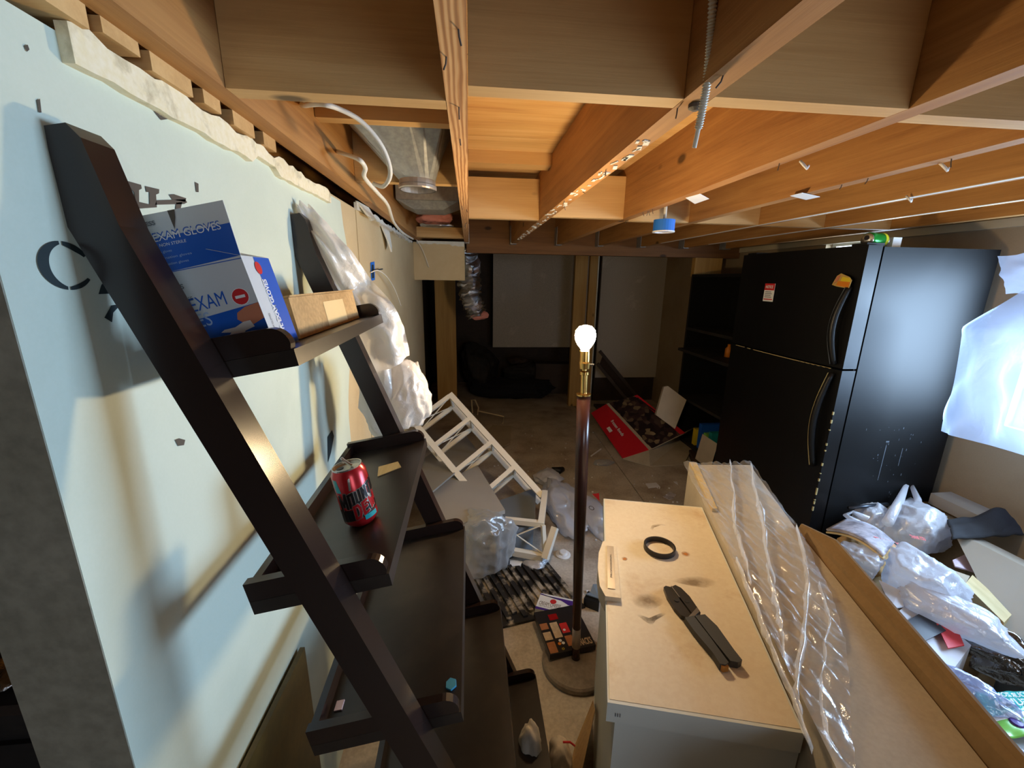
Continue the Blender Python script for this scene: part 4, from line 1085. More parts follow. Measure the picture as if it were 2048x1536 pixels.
crumple('bag_fold', (0.639, 3.100, 0.050), (0.13, 0.12, 0.07), 15, 'bag_white', wbg, 4, 0.4, 0.0, 0.0)
crumple('bag_fold', (0.840, 2.520, 0.050), (0.11, 0.28, 0.10), 18, 'bag_white', wbg, 4, 0.4, 0.1, 0.0)
B().poly([(0.838, 2.567, 0.185), (0.892, 2.577, 0.185), (0.865, 2.479, 0.180), (0.857, 2.509, 0.182)]).build('red_print', 'red_print', wbg)
b_ = B()
for k in range(14):
    p0 = V((0.784, 2.392, 0.182))
    a0, a1 = 2*PI*k/14, 2*PI*(k+1)/14
    q = lambda r, t: p0+V((r*0.6*math.cos(t), r*math.sin(t), 0))
    b_.raw([q(.028, a0), q(.028, a1), q(.021, a1), q(.021, a0)], [(0, 1, 2, 3)])
b_.build('black_print', 'ink_grey', wbg)
# black dirty ridged mat
mt = thing('ridged_mat', 'black ridged plastic mat streaked with white dirt on floor', 'mat', V((0.174, 1.872, 0.000)))
m0, m1, m2 = V((-0.005, 2.027, 0.012)), V((0.439, 2.122, 0.012)), V((0.131, 1.649, 0.012))
mu, mv = (m1-m0), (m2-m0)
B().quad_slab([m0+V((0, 0, -.008)), m1+V((0, 0, -.008)), m1+mv+V((0, 0, -.008)), m2+V((0, 0, -.008))], (0, 0, 0.010)).build('backing', 'ridge_mat', mt)
for k in range(11):
    a0 = m0+mu*(k/11+0.01)
    B().obox(a0+V((0, 0, 0.002)), mu*0.052, mv*(0.78+0.18*random.random()), V((0, 0, 0.012+0.006*random.random()))).build('ridge', 'ridge_mat', mt, bevel=0.003, seg=1)
# white and blue carton, food pack
cc = thing('cream_cheese_carton', 'flat white and blue carton with red badge by lamp pole', 'carton', V((0.429, 1.798, 0.000)))
c0, c1, c3 = V((0.310, 1.718, 0.045)), V((0.427, 1.673, 0.045)), V((0.357, 1.820, 0.045))
cu, cv = (c1-c0), (c3-c0); cu = cu*1.5
B().obox(c0+V((0, 0, -0.03)), cu, cv, V((0, 0, 0.03))).build('carton', 'white_print', cc, bevel=0.001)
lu, lv = cu.length, cv.length
face_poly('blue_band', [(0, 0), (lu*0.75, 0), (lu*0.62, lv*0.10), (0, lv*0.14)], c0, cu, cv, 'purple_print', cc, 0.0006)
face_poly('blue_band', [(0, lv*0.90), (lu, lv*0.90), (lu, lv*0.55), (lu*0.80, lv*0.60), (lu*0.6, lv*0.78), (0, lv*0.97)], c0, cu, cv, 'purple_print', cc, 0.0006)
face_poly('badge', circle(lu*0.40, lv*0.62, lu*0.085, lv*0.14), c0, cu, cv, 'red_print', cc, 0.0008)
face_text('lettering', 'CREAM CHEESE', lv*0.30, c0, cu, cv, lu*0.05, lv*0.30, 'ink_grey', cc, width=lu*0.58)
face_text('lettering', 'NET WT 8 OZ', lv*0.10, c0, cu, cv, lu*0.07, lv*0.20, 'grey_print', cc, width=lu*0.36)
fp = thing('food_pack', 'black food packet with meat and snack pictures under lamp', 'packet', V((0.412, 1.594, 0.000)))
f0, f1, f3 = V((0.329, 1.425, 0.072)), V((0.541, 1.458, 0.072)), V((0.298, 1.642, 0.072))
fu_, fv_ = (f1-f0), (f3-f0); lu, lv = fu_.length, fv_.length
B().obox(f0+V((0, 0, -0.026)), fu_, fv_*1.1, V((0, 0, 0.026))).build('packet', 'food_black', fp, bevel=0.002)
for x, y, w, h, m_ in ((0.02, 0.02, 0.17, 0.26, 'food_brown'), (0.02, 0.33, 0.17, 0.20, 'food_cream'), (0.02, 0.60, 0.17, 0.16, 'food_brown'), (0.24, 0.34, 0.17, 0.40, 'food_cream'), (0.44, 0.10, 0.16, 0.25, 'food_brown'), (0.44, 0.42, 0.17, 0.26, 'red_print'), (0.28, 0.80, 0.2, 0.16, 'can_red')):
    face_poly('printed_food', [(lu*x, lv*y), (lu*(x+w), lv*y), (lu*(x+w), lv*(y+h)), (lu*x, lv*(y+h))], f0, fu_, fv_, m_, fp, 0.0006)
for cx_, cy_, r_, m_ in ((0.28, 0.20, 0.035, 'orange'), (0.36, 0.20, 0.034, 'white_print'), (0.32, 0.27, 0.035, 'white_print'), (0.50, 0.50, 0.03, 'white_print')):
    face_poly('printed_food', circle(lu*cx_, lv*cy_, lu*r_), f0, fu_, fv_, m_, fp, 0.0009)
for k in range(6):
    a0 = 2*PI*k/6; s_, c_ = math.sin(a0), math.cos(a0); cx_, cy_ = lu*0.31, lv*0.07; r0, r1_ = lu*0.012, lu*0.032; w_ = lu*0.006
    face_poly('spark_mark', [(cx_+r0*c_-w_*s_, cy_+r0*s_+w_*c_), (cx_+r0*c_+w_*s_, cy_+r0*s_-w_*c_), (cx_+r1_*c_+w_*s_, cy_+r1_*s_-w_*c_), (cx_+r1_*c_-w_*s_, cy_+r1_*s_+w_*c_)], f0, fu_, fv_, 'yellow_print', fp, 0.001)
face_text('lettering', 'SNACKS', lv*0.22, f0, fu_, fv_, lu*0.66, lv*0.06, 'food_cream', fp, 0.001, width=lu*0.30)
gd = thing('black_gadget', 'small black box with grey metal clip beside freezer foot', 'gadget', V((0.640, 1.834, 0.000)))
B().quad_slab([(0.570, 1.761, 0.050), (0.635, 1.715, 0.050), (0.659, 1.775, 0.050), (0.605, 1.808, 0.050)], (0, 0, -0.048)).build('box', 'black', gd, bevel=0.003)
B().quad_slab([(0.582, 1.777, 0.054), (0.643, 1.740, 0.054), (0.665, 1.823, 0.070), (0.635, 1.826, 0.070), (0.610, 1.788, 0.054)], (0, 0, 0.006)).build('clip', 'gadget', gd, bevel=0.002)
# scraps
def scrap(name, label, cat, pts, mat='paper', h=0.004, group=None):
    return tag(B().quad_slab([V(p)+V((0, 0, 0.001)) for p in pts], (0, 0, h)).build(name, mat), label, cat, group)
scrap('paper_scrap', 'white and blue card on the floor past the freezer', 'paper', [(1.438, 3.027, 0.000), (1.534, 3.038, 0.000), (1.537, 2.968, 0.000), (1.431, 2.950, 0.000)])
scrap('paper_scrap', 'torn printed paper scrap right of the white and blue card', 'paper', [(1.488, 2.810, 0.000), (1.580, 2.882, 0.000), (1.606, 2.833, 0.000), (1.552, 2.775, 0.000), (1.514, 2.762, 0.000)], 'magazine_grey')
scrap('paper_scrap', 'tiny white scrap near the yellow frayed carton edge', 'paper', [(1.690, 3.045, 0.000), (1.719, 3.042, 0.000), (1.702, 2.991, 0.000), (1.694, 3.009, 0.000)])
lidp = B().lathe(V((0.555, 2.175, 0.000))+V((0, 0, 0.001)), (0, 0, 1), [(0, 0), (0.045, 0), (0.045, 0.006), (0.036, 0.010), (0.026, 0.010), (0.024, 0.024), (0.018, 0.026), (0, 0.026)], 24).build('cup_lid', 'white_plastic')
tag(lidp, 'round white plastic cup lid on floor left of lamp pole', 'lid')
scrap('white_wrapper', 'crumpled white wrapper under the rack end frame', 'wrapper', [(0.204, 2.059, 0.000), (0.220, 2.137, 0.000), (0.291, 2.187, -0.000), (0.306, 2.112, 0.000), (0.277, 2.062, 0.000)], 'white_plastic', 0.03)
scrap('paper_scrap', 'small square white scrap on the black ridged mat', 'paper', [(0.132, 2.069, 0.030), (0.151, 2.089, 0.030), (0.160, 2.050, 0.030), (0.142, 2.042, 0.030)])
tag(crumple('tissue_clump', (0.372, 2.080, 0.030), (0.07, 0.06, 0.035), 22, 'bag_white', None, 4, 0.4, 0, 0.0), 'pale purple tissue clump beside the white wrapper', 'tissue')
tag(crumple('plastic_scrap', (1.195, 3.419, 0.020), (0.10, 0.07, 0.03), 25, 'bag_clear', None, 4, 0.4, 0, 0.0), 'clear plastic scrap on floor right of lamp pole', 'plastic scrap')
bt = B().tube([V((0.662, 3.361, 0.010)), V((0.703, 3.297, 0.020)), V((0.734, 3.274, 0.030))], 0.004, 6).tube([V((0.697, 3.267, 0.030)), V((0.758, 3.263, 0.030)), V((0.799, 3.290, 0.030))], [0.03, 0.032, 0.022], 10).build('bottle_top', 'black', None, smooth=True)
tag(bt, 'small black plastic cap with cord behind white grocery bag', 'cap')
st = B().tube([V((1.136, 3.585, 0.012)), V((1.283, 3.744, 0.012))], 0.007, 8).build('white_stick', 'white_plastic')
tag(st, 'short white stick on floor behind the lamp pole', 'stick')
ww = thing('wire_stand', 'thin beige wire frame lying behind the white rack', 'wire stand', V((0.222, 4.540, 0.000)))
B().tube([V((0.100, 4.698, 0.120)), V((0.378, 4.480, 0.120)), V((0.372, 4.544, 0.020)), V((0.360, 4.538, 0.010))], 0.008, 6).build('wire', 'trim_cream', ww)
B().tube([V((0.025, 4.933, 0.020)), V((0.014, 4.889, 0.200)), V((0.057, 4.887, 0.200)), V((0.099, 4.900, 0.100)), V((0.086, 4.881, 0.010))], 0.009, 6).build('wire', 'trim_cream', ww)
slab_thing('tan_cardboard', 'flat tan cardboard piece on floor behind white rack', 'cardboard', [(0.248, 4.483, 0.020), (0.455, 4.437, 0.020), (0.397, 3.949, 0.020), (0.230, 3.707, 0.020), (0.095, 4.036, 0.020)], 0.018, 'cardboard', 0.001)
random.seed(77)
cr = B()
for k in range(120):
    x, y = random.uniform(0.2, 1.6), random.uniform(1.6, 4.4)
    if 0.2 < x < 1.3 and y < 1.75: continue
    s_ = random.uniform(0.003, 0.010)
    cr.cbox((x, y, s_*0.4+0.0005), (s_, s_*random.uniform(.6, 1.6), s_*0.8), (0, 0, random.uniform(0, 3)))
cro = cr.build('floor_crumbs', 'paper'); tag(cro, 'white crumbs and specks scattered over the concrete floor', 'debris'); cro['kind'] = 'stuff'

# things at the foot of the ladder shelf
rl = thing('rolled_paper', 'pale rolled paper standing by the bottom ladder tray', 'roll', V((0.159, 0.958, 0.250)))
crumple('roll', (0.175, 0.982, 0.150), (0.040, 0.055, 0.17), 91, 'cushion', rl, 4, 0.30, 0.3, 0.0, 60)
r2_ = thing('paper_tube', 'pale crumpled paper tube with red line near the freezer', 'tube', V((0.316, 1.103, 0.000)))
crumple('tube', (0.282, 0.992, 0.100), (0.045, 0.05, 0.115), 93, 'cushion', r2_, 4, 0.30, 0.3, 0.0, 60)
B().tube([V((0.281, 0.980, 0.215)), V((0.304, 0.980, 0.212)), V((0.319, 0.976, 0.200))], 0.003, 6).build('red_line', 'red_print', r2_)
slab_thing('brown_board', 'brown board leaning on the freezer side by floor', 'board', [(0.448, 1.194, 0.100), (0.387, 1.006, 0.300), (0.327, 0.913, 0.200), (0.326, 1.032, 0.020), (0.360, 1.102, 0.020)], 0.012, 'carton_brown', 0.001)
op = B().quad_slab([(-0.452, 0.946, 0.682), (-0.452, 0.951, 0.202), (-0.452, 0.635, 0.702)], (0.012, 0, 0)).build('olive_panel', 'olive_panel')
tag(op, 'dark olive glossy board leaning on the wall under the shelf', 'board')

# ------------------------------------------------------------------ BACK OF THE ROOM
rb = thing('red_food_carton', 'red carton with dark food picture lying on the floor', 'carton', V((1.575, 3.729, -0.000)))
k0, k1, k2, k3 = V((1.315, 4.252, 0.220)), V((1.410, 3.492, 0.020)), V((1.658, 3.489, 0.100)), V((1.460, 4.189, 0.340))
B().quad_slab([k0, k1, k2, k3], (k1-k0).cross(k3-k0).normalized()*-0.01).build('red_side', 'red_card', rb)
k4, k5 = V((1.762, 4.106, 0.460)), V((2.013, 3.544, 0.240))
B().quad_slab([k3, k2, k5, k4], (k2-k3).cross(k4-k3).normalized()*-0.01).build('picture_side', 'photo_print', rb)
B().quad_slab([k3.lerp(k4, 0.90), k2.lerp(k5, 0.90), k5+V((0.01, 0, 0)), k4], (k2-k3).cross(k4-k3).normalized()*0.004).build('red_edge', 'red_card', rb)
B().quad_slab([k3, k2, k2.lerp(k5, 0.08), k3.lerp(k4, 0.08)], (k2-k3).cross(k4-k3).normalized()*0.004).build('tan_edge', 'cardboard', rb)
B().quad_slab([k1, V((1.611, 3.338, 0.010)), V((1.944, 3.358, 0.010)), V((2.593, 4.145, 0.140)), k5, k2], (0, 0, -0.008)).build('end_flap', 'cardboard', rb)
ru, rv = (k1-k0), (k3-k0)
face_text('lettering', 'frozen foods', 0.045, k0, ru, rv, ru.length*0.34, rv.length*0.62, 'white_print', rb, 0.001, width=ru.length*0.34, lift=0.004)
face_poly('sticker', [(ru.length*.42, rv.length*.22), (ru.length*.52, rv.length*.22), (ru.length*.52, rv.length*.40), (ru.length*.42, rv.length*.40)], k0, ru, rv, 'white_print', rb, 0.004)
cs = B().quad_slab([(1.754, 3.620, 0.399), (1.938, 3.580, 0.269), (2.063, 3.660, 0.531), (1.893, 3.720, 0.656), (1.854, 3.720, 0.647)], (0.01, 0.05, -0.01)).build('seat_cushion', 'cushion', None, bevel=0.012, seg=3)
tag(cs, 'pale rounded seat cushion propped behind the red carton', 'cushion')
slab_thing('tan_flap', 'tan cardboard sheet leaning by the black shelves', 'cardboard', [(2.193, 3.723, 0.040), (2.527, 3.837, 0.040), (2.639, 4.027, 0.220), (2.505, 3.977, 0.200)], 0.01, 'cardboard', 0.001)
slab_thing('grey_paper', 'grey paper sheet at the foot of the black refrigerator', 'paper', [(2.066, 3.613, 0.010), (2.125, 3.646, 0.010), (2.155, 3.477, 0.010), (2.071, 3.415, 0.010)], 0.006, 'magazine_grey', 0.0)
slab_thing('dark_case', 'dark flat case on floor by the black refrigerator door', 'case', [(2.091, 3.555, 0.060), (2.353, 3.638, 0.060), (2.173, 3.299, 0.060), (1.981, 3.228, 0.060)], 0.055, 'dark_brown', 0.003)
bs = thing('bookcase', 'black open bookcase standing left of the refrigerator', 'shelf', (2.3, 3.45, 0))
B().box((2.51, 2.99, 0), (2.54, 3.90, 1.70)).build('back_panel', 'black', bs)
B().box((2.10, 3.87, 0), (2.51, 3.90, 1.70)).build('side_panel', 'black', bs); B().box((2.10, 2.99, 0), (2.51, 3.02, 1.70)).build('side_panel', 'black', bs)
for z in (0.08, 0.50, 0.98, 1.18, 1.675):
    B().box((2.03 if z == 0.98 else 2.10, 3.02, z), (2.51, 3.87, z+0.025)).build('shelf_board', 'dark_stuff' if z < 1.5 else 'black', bs)
ob = B().lathe((2.22, 3.36, 1.0055), (0, 0, 1), [(0, 0), (0.028, 0), (0.028, 0.07), (0.012, 0.09), (0.012, 0.11), (0, 0.11)], 16).build('orange_bottle', 'orange', None, smooth=True)
tag(ob, 'small orange bottle on the black bookcase shelf', 'bottle')
for k, (y, h, m_) in enumerate(((3.30, 0.22, 'can_teal'), (3.38, 0.18, 'lime_print'), (3.47, 0.24, 'blue_print'), (3.56, 0.16, 'yellow_print'))):
    o = B().box((2.14, y, 0.1055), (2.38, y+0.05, 0.1055+h)).build('magazine', m_)
    tag(o, ['teal', 'lime green', 'blue', 'yellow'][k]+' magazine standing on the lowest bookcase shelf', 'magazine', 'magazines in the black bookcase')
slab_thing('white_folder', 'pale folder leaning by the lowest bookcase shelf', 'folder', [(2.04, 3.12, 0.02), (2.04, 3.36, 0.02), (2.085, 3.36, 0.30), (2.085, 3.12, 0.30)], 0.012, 'cushion', 0.001)
dc = thing('dark_chair', 'dark folded chair leaning behind the wall studs', 'chair', (1.75, 5.0, 0))
B().bar((1.62, 5.10, 0.60), (2.12, 4.95, 0.02), 0.05, 0.04).build('frame', 'dark_brown', dc); B().bar((1.66, 5.16, 0.75), (2.30, 5.05, 0.02), 0.05, 0.04).build('frame', 'dark_brown', dc)
B().quad_slab([(1.64, 5.09, 0.55), (2.06, 4.97, 0.08), (2.22, 5.06, 0.08), (1.70, 5.16, 0.66)], (0, 0.0, 0.03)).build('seat', 'dark_brown', dc)
B().quad_slab([(1.62, 5.0, 0.02), (2.10, 4.9, 0.02), (2.10, 5.1, 0.02), (1.62, 5.15, 0.02)], (0, 0, 0.03)).build('foot_bar', 'dark_brown', dc)
# dark heap in the far room
tag(crumple('dark_blanket', (0.62, 5.75, 0.12), (0.70, 0.42, 0.16), 31, 'navy', None, 5, 0.3, 0.0, 0.0), 'dark navy blanket heaped on the far room floor', 'blanket')
tag(crumple('dark_bag', (0.15, 6.0, 0.35), (0.30, 0.30, 0.40), 33, 'dark_stuff', None, 5, 0.35, 0.0, 0.0), 'dark stuffed bag left of the heaped navy blanket', 'bag')
slab_thing('dark_box', 'brown box in shadow behind the wall studs', 'box', [(0.95, 5.85, 0.45), (1.45, 5.8, 0.45), (1.45, 6.04, 0.45), (0.95, 6.04, 0.45)], 0.44, 'dark_brown', 0.004)
tag(crumple('pale_cloth', (0.70, 6.0, 0.47), (0.16, 0.1, 0.06), 35, 'dark_brown', None, 4, 0.4, 0.0), 'crumpled cloth on top of the dark far heap', 'cloth')
tag(crumple('sheet_roll', (0.80, 5.95, 0.30), (0.35, 0.15, 0.16), 37, 'dark_stuff', None, 4, 0.4, 0.0, 0.0), 'dark rolled sheet behind the navy blanket', 'sheet')
# foil flexible duct below the bulkhead
fd_ = thing('foil_duct', 'silver foil flexible duct hanging beside the drywall bulkhead', 'duct', V((0.028, 4.000, 1.249)))
dp_ = [V((-0.045, 4.050, 1.883)), V((-0.001, 4.050, 1.706)), V((-0.003, 4.050, 1.524)), V((0.034, 4.050, 1.386)), V((0.076, 4.050, 1.282))]
b_ = B(); N = 40; pts = []; rr = []
for i in range(N+1):
    pts.append(spine_at(i/N, dp_)); rr.append((0.115-0.03*i/N)*(1+0.10*math.sin(i*1.9)+0.05*math.sin(i*4.3)))
b_.tube(pts, rr, 18)
for q in b_.bm.verts: q.co += V((noise.noise(q.co*14), noise.noise(q.co*14+V((5, 0, 0))), noise.noise(q.co*14+V((9, 0, 0)))))*0.03
b_.build('duct', 'foil', fd_, smooth=False)
crumple('insulation_end', V((0.085, 4.020, 1.294)), (0.10, 0.06, 0.05), 40, 'pink_insulation', fd_, 4, 0.3)
st_ = B().bar(V((0.066, 4.100, 1.821)), V((0.055, 4.100, 1.607)), 0.012, 0.004).build('hanger_strap', 'trim_cream', fd_)

# ------------------------------------------------------------------ BETWEEN THE JOISTS
bo = thing('duct_boot', 'galvanised duct boot with round collar between left joists', 'duct', (-0.2, 1.45, 2.0))
R_ = [(-0.385, 1.33), (-0.055, 1.33), (-0.055, 1.62), (-0.385, 1.62)]
b_ = B(); N = 24; ra = []; rb_ = []
cxr, cyr, rr_ = -0.175, 1.60, 0.062
for k in range(N):
    a0 = 2*PI*k/N; c_, s_ = math.cos(a0), math.sin(a0); m_ = max(abs(c_), abs(s_))
    ra.append(V((-0.22+0.165*c_/m_, 1.475+0.145*s_/m_, 2.11))); rb_.append(V((cxr+rr_*c_, cyr+rr_*s_, 1.955)))
b_.raw(ra+rb_, [(k, (k+1) % N, (k+1) % N+N, k+N) for k in range(N)])
b_.build('hood', 'galvanised', bo)
B().lathe((cxr, cyr, 1.925), (0, 0, 1), [(rr_, 0), (rr_+.003, 0.004), (rr_+.003, 0.012), (rr_, 0.016), (rr_, 0.032), (rr_-.004, 0.032), (rr_-.004, 0)], 28).build('collar', 'silver', bo, smooth=False)
bo2 = thing('insulated_boot', 'grey duct box with pink foil-faced insulation between joists', 'duct', (-0.2, 2.6, 1.95))
B().box((-0.385, 2.45, 2.035), (-0.055, 2.75, 2.13)).build('duct_box', 'galvanised', bo2, bevel=0.003)
B().hexa([(-0.30, 2.50, 1.995), (-0.14, 2.50, 1.995), (-0.14, 2.70, 1.995), (-0.30, 2.70, 1.995), (-0.385, 2.451, 2.034), (-0.055, 2.451, 2.034), (-0.055, 2.75, 2.034), (-0.385, 2.75, 2.034)]).build('taper', 'galvanised', bo2)
crumple('insulation', (-0.223, 2.920, 2.000), (0.135, 0.10, 0.055), 44, 'pink_insulation', bo2, 4, 0.3)
crumple('foil_face', (-0.207, 2.860, 1.957), (0.11, 0.06, 0.022), 46, 'foil', bo2, 4, 0.3)
# cables
def cable(name, label, pts, r, mat='cable_white', n=6):
    P = [V(p) for p in pts]; out = []
    for i in range(len(P)-1):
        p0, p1, p2, p3 = P[max(i-1, 0)], P[i], P[i+1], P[min(i+2, len(P)-1)]
        for k in range(8):
            t = k/8
            out.append(0.5*((2*p1)+(p2-p0)*t+(2*p0-5*p1+4*p2-p3)*t*t+(3*p1-p0-3*p2+p3)*t**3))
    out.append(P[-1])
    o = B().tube(out, r, n).build(name, mat, None, smooth=True)
    return tag(o, label, 'cable')
cable('white_cable', 'white cable looping out from the left joist', [(-0.396, 1.215, 2.055), (-0.385, 1.149, 2.017), (-0.294, 0.980, 1.964), (-0.261, 1.000, 1.963), (-0.226, 1.040, 1.953), (-0.194, 1.080, 1.917), (-0.186, 1.120, 1.874), (-0.210, 1.160, 1.851), (-0.242, 1.200, 1.863)], 0.0055)
cable('white_cable', 'thicker white cable running down the left joist to the wall', [(-0.396, 1.454, 1.999), (-0.302, 1.300, 1.944), (-0.292, 1.340, 1.932), (-0.304, 1.380, 1.914), (-0.303, 1.550, 1.904), (-0.307, 1.750, 1.897), (-0.344, 2.100, 1.876), (-0.378, 2.600, 1.879), (-0.384, 3.100, 1.889)], 0.0065)
cable('thin_wire', 'thin white wire hanging past the drywall bulkhead', [(-0.300, 2.817, 2.180), (-0.447, 3.300, 2.188), (-0.480, 3.400, 2.100), (-0.448, 3.600, 1.980), (-0.379, 3.650, 1.851), (-0.332, 3.660, 1.713)], 0.003)
cable('thin_wire', 'thin white wire drooping from the blue wall box', [(-0.455, 2.069, 1.650), (-0.430, 2.117, 1.660), (-0.420, 2.280, 1.628), (-0.420, 2.485, 1.560), (-0.420, 2.670, 1.459)], 0.0028)
wbx = thing('blue_wall_box', 'blue electrical box sunk in the bare drywall', 'electrical box', V((-0.460, 2.106, 1.662)))
B().poly([V((WX+0.001, p[1], p[2])) for p in ((-0.459, 2.090, 1.695), (-0.459, 2.178, 1.703), (-0.459, 2.164, 1.616), (-0.459, 2.086, 1.611))]).build('opening', 'blue_box', wbx)
B().poly([V((WX+0.0016, p[1], p[2])) for p in ((-0.459, 2.108, 1.685), (-0.459, 2.152, 1.688), (-0.459, 2.144, 1.625), (-0.459, 2.100, 1.623))]).build('recess', 'ink_dark', wbx)
B().tube([(-0.458, 2.128, 1.660), (-0.440, 2.266, 1.670)], 0.003, 6).build('dark_lead', 'ink_dark', wbx)
# armoured cable hanging from the ceiling
ac = thing('armoured_cable', 'ribbed metal armoured cable dangling from the ceiling joist', 'cable', V((0.373, 0.735, 1.843)))
P_ = [V((0.352, 0.690, 2.062)), V((0.362, 0.700, 2.007)), V((0.367, 0.705, 1.965)), V((0.373, 0.715, 1.923)), V((0.374, 0.725, 1.884)), V((0.374, 0.735, 1.846))]
N = 220; pts = [spine_at(i/N, P_) for i in range(N+1)]
B().tube(pts, [0.0058+0.0012*math.sin(i*1.6) if i < 190 else 0.0036 for i in range(N+1)], 10).build('sheath', 'conduit', ac, smooth=True)
B().lathe(V((0.394, 0.786, 1.929)), (0, 0, -1), [(0, 0), (0.012, 0), (0.012, 0.006), (0.005, 0.010), (0, 0.010)], 12).build('clamp', 'ink_grey', ac)
# blue ceiling box, paper tags, hooks
cbx = thing('blue_ceiling_box', 'round blue electrical box fixed between the joists', 'electrical box', V((0.980, 2.150, 1.906)))
bc_ = V((0.957, 2.100, 1.895))
B().lathe((bc_.x, bc_.y, bc_.z-0.028), (0, 0, 1), [(0.044, 0), (0.051, 0.0), (0.051, 0.056), (0, 0.056), (0, 0.05), (0.044, 0.05), (0.044, 0)], 24).build('box', 'blue_box', cbx, smooth=False)
B().lathe((bc_.x, bc_.y, bc_.z-0.030), (0, 0, 1), [(0.040, 0), (0.053, 0), (0.053, 0.006), (0.040, 0.006), (0.040, 0)], 24).build('rim', 'white_plastic', cbx)
B().tube([(bc_.x, bc_.y, bc_.z+0.028), (bc_.x, bc_.y, 2.164)], 0.008, 8).build('stem', 'cable_white', cbx)
def tagp(pts, label):
    return tag(B().quad_slab([V(p) for p in pts], (0, 0, 0.0012)).build('paper_tag', 'white_print'), label, 'tag')
tagp([(0.792, 1.580, 1.928), (0.804, 1.502, 1.928), (0.884, 1.582, 1.928), (0.888, 1.689, 1.928)], 'white paper tag stapled under the fourth joist')
tagp([(1.124, 1.479, 1.928), (1.117, 1.416, 1.926), (1.236, 1.477, 1.928), (1.241, 1.546, 1.930)], 'white curled tag stapled under the fifth joist')
def hook(px, label):
    p = V(px); return tag(B().tube([p, p+V((0.004, -0.01, -0.012)), p+V((0.012, -0.012, -0.020)), p+V((0.02, -0.005, -0.012))], 0.0035, 6).build('white_hook', 'white_plastic', None, smooth=True), label, 'hook')
hook((1.518, 1.428, 1.932), 'white plastic hook on the long white joist edge'); hook((1.190, 1.050, 1.932), 'white plastic hook on the joist nearest the right corner')
hook((0.839, 1.088, 1.932), 'bent white hook beneath the third joist from centre')

# ------------------------------------------------------------------ RUBBISH HEAP BY THE FRIDGE
def box_thing(name, label, cat, c, size, rot, mat, bevel=0.004):
    return tag(B().cbox(c, size, rot).build(name, mat, None, bevel=bevel), label, cat)
hb = thing('rubbish_box', 'brown cardboard box buried under the white bags', 'box', (1.75, 1.30, 0))
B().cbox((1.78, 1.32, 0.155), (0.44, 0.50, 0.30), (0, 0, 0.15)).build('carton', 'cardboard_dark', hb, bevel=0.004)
hb2 = thing('rubbish_box', 'brown cardboard box below the beige cabinet and papers', 'box', (2.2, 1.42, 0))
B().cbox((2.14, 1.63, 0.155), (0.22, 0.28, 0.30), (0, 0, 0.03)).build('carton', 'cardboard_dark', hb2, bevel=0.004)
def handles(par, pts, r, mat): B().tube([V(p) for p in pts], r, 8).build('handle', mat, par, smooth=True)
ba = thing('white_grocery_bag', 'knotted white grocery bag with red print nearest the fridge', 'bag', V((2.388, 1.842, 0.300)))
crumple('bag', (2.264, 1.674, 0.440), (0.185, 0.16, 0.15), 51, 'bag_white', ba, 5, 0.34, 0.4)
crumple('bag_fold', (2.108, 1.763, 0.420), (0.13, 0.10, 0.10), 53, 'bag_white', ba, 5, 0.4, 0.4)
B().tube([V((2.031, 1.628, 0.500)), V((2.232, 1.759, 0.540)), V((2.334, 1.828, 0.580)), V((2.386, 1.848, 0.580)), V((2.329, 1.752, 0.540)), V((2.240, 1.680, 0.500))], [0.024, 0.019, 0.011, 0.010, 0.016, 0.024], 8).build('handle', 'bag_white', ba, smooth=True)
B().tube([V((1.978, 1.704, 0.440)), V((1.961, 1.782, 0.450)), V((2.013, 1.791, 0.460)), V((2.028, 1.714, 0.460))], [0.02, 0.010, 0.010, 0.02], 8).build('handle', 'bag_white', ba, smooth=True)
rp = B()
rp0, rp1 = V((1.805, 1.490, 0.545)), V((1.840, 1.379, 0.545))
rp.build if False else None
rp.bm.free()
face_text('red_print', 'THANK YOU', 0.030, (1.781, 1.454, 0.530), V((1.909, 1.430, 0.500))-V((1.781, 1.454, 0.530)), (0, 0.75, 0.66), 0, 0, 'red_print', ba, 0.0008, width=0.15)
face_text('red_print', 'THANK YOU', 0.020, (1.874, 1.396, 0.580), V((1.962, 1.397, 0.560))-V((1.874, 1.396, 0.580)), (0, 0.75, 0.66), 0, 0, 'red_print', ba, 0.0006, width=0.08)
bb = thing('white_grocery_bag', 'long empty white plastic bag draped over the heap top', 'bag', V((2.030, 1.404, 0.300)))
crumple('bag', (1.846, 1.302, 0.460), (0.145, 0.14, 0.12), 57, 'bag_white', bb, 5, 0.34, 0.2)
def tail(p):
    return p
crumple('bag_tail', (1.807, 1.144, 0.420), (0.085, 0.19, 0.075), 59, 'bag_white', bb, 5, 0.30, 0.45)
tag(crumple('white_grocery_bag', (1.695, 1.439, 0.450), (0.085, 0.10, 0.08), 61, 'bag_white', None, 5, 0.4, 0.3), 'small white bag poking up beside the carton edge', 'bag')
tag(crumple('brown_paper_bag', (1.921, 1.589, 0.380), (0.13, 0.12, 0.12), 63, 'carton_brown', None, 5, 0.3, 0.3), 'crumpled brown paper bag under the grey magazine', 'bag')
mgz = thing('grey_magazine', 'curled grey magazine lying over the brown paper bag', 'magazine', V((1.798, 1.543, 0.500)))
def mag_fn(u, v):
    a0 = V((1.678, 1.600, 0.500)).lerp(V((1.732, 1.368, 0.520)), u); b0 = V((1.846, 1.673, 0.500)).lerp(V((1.873, 1.451, 0.520)), u)
    p = a0.lerp(b0, v); return p+V((0, 0, 0.02*math.sin(PI*u)+0.012*math.sin(3*u)))
B().grid(mag_fn, 16, 6).build('pages', 'magazine_grey', mgz, smooth=True, thick=0.008)
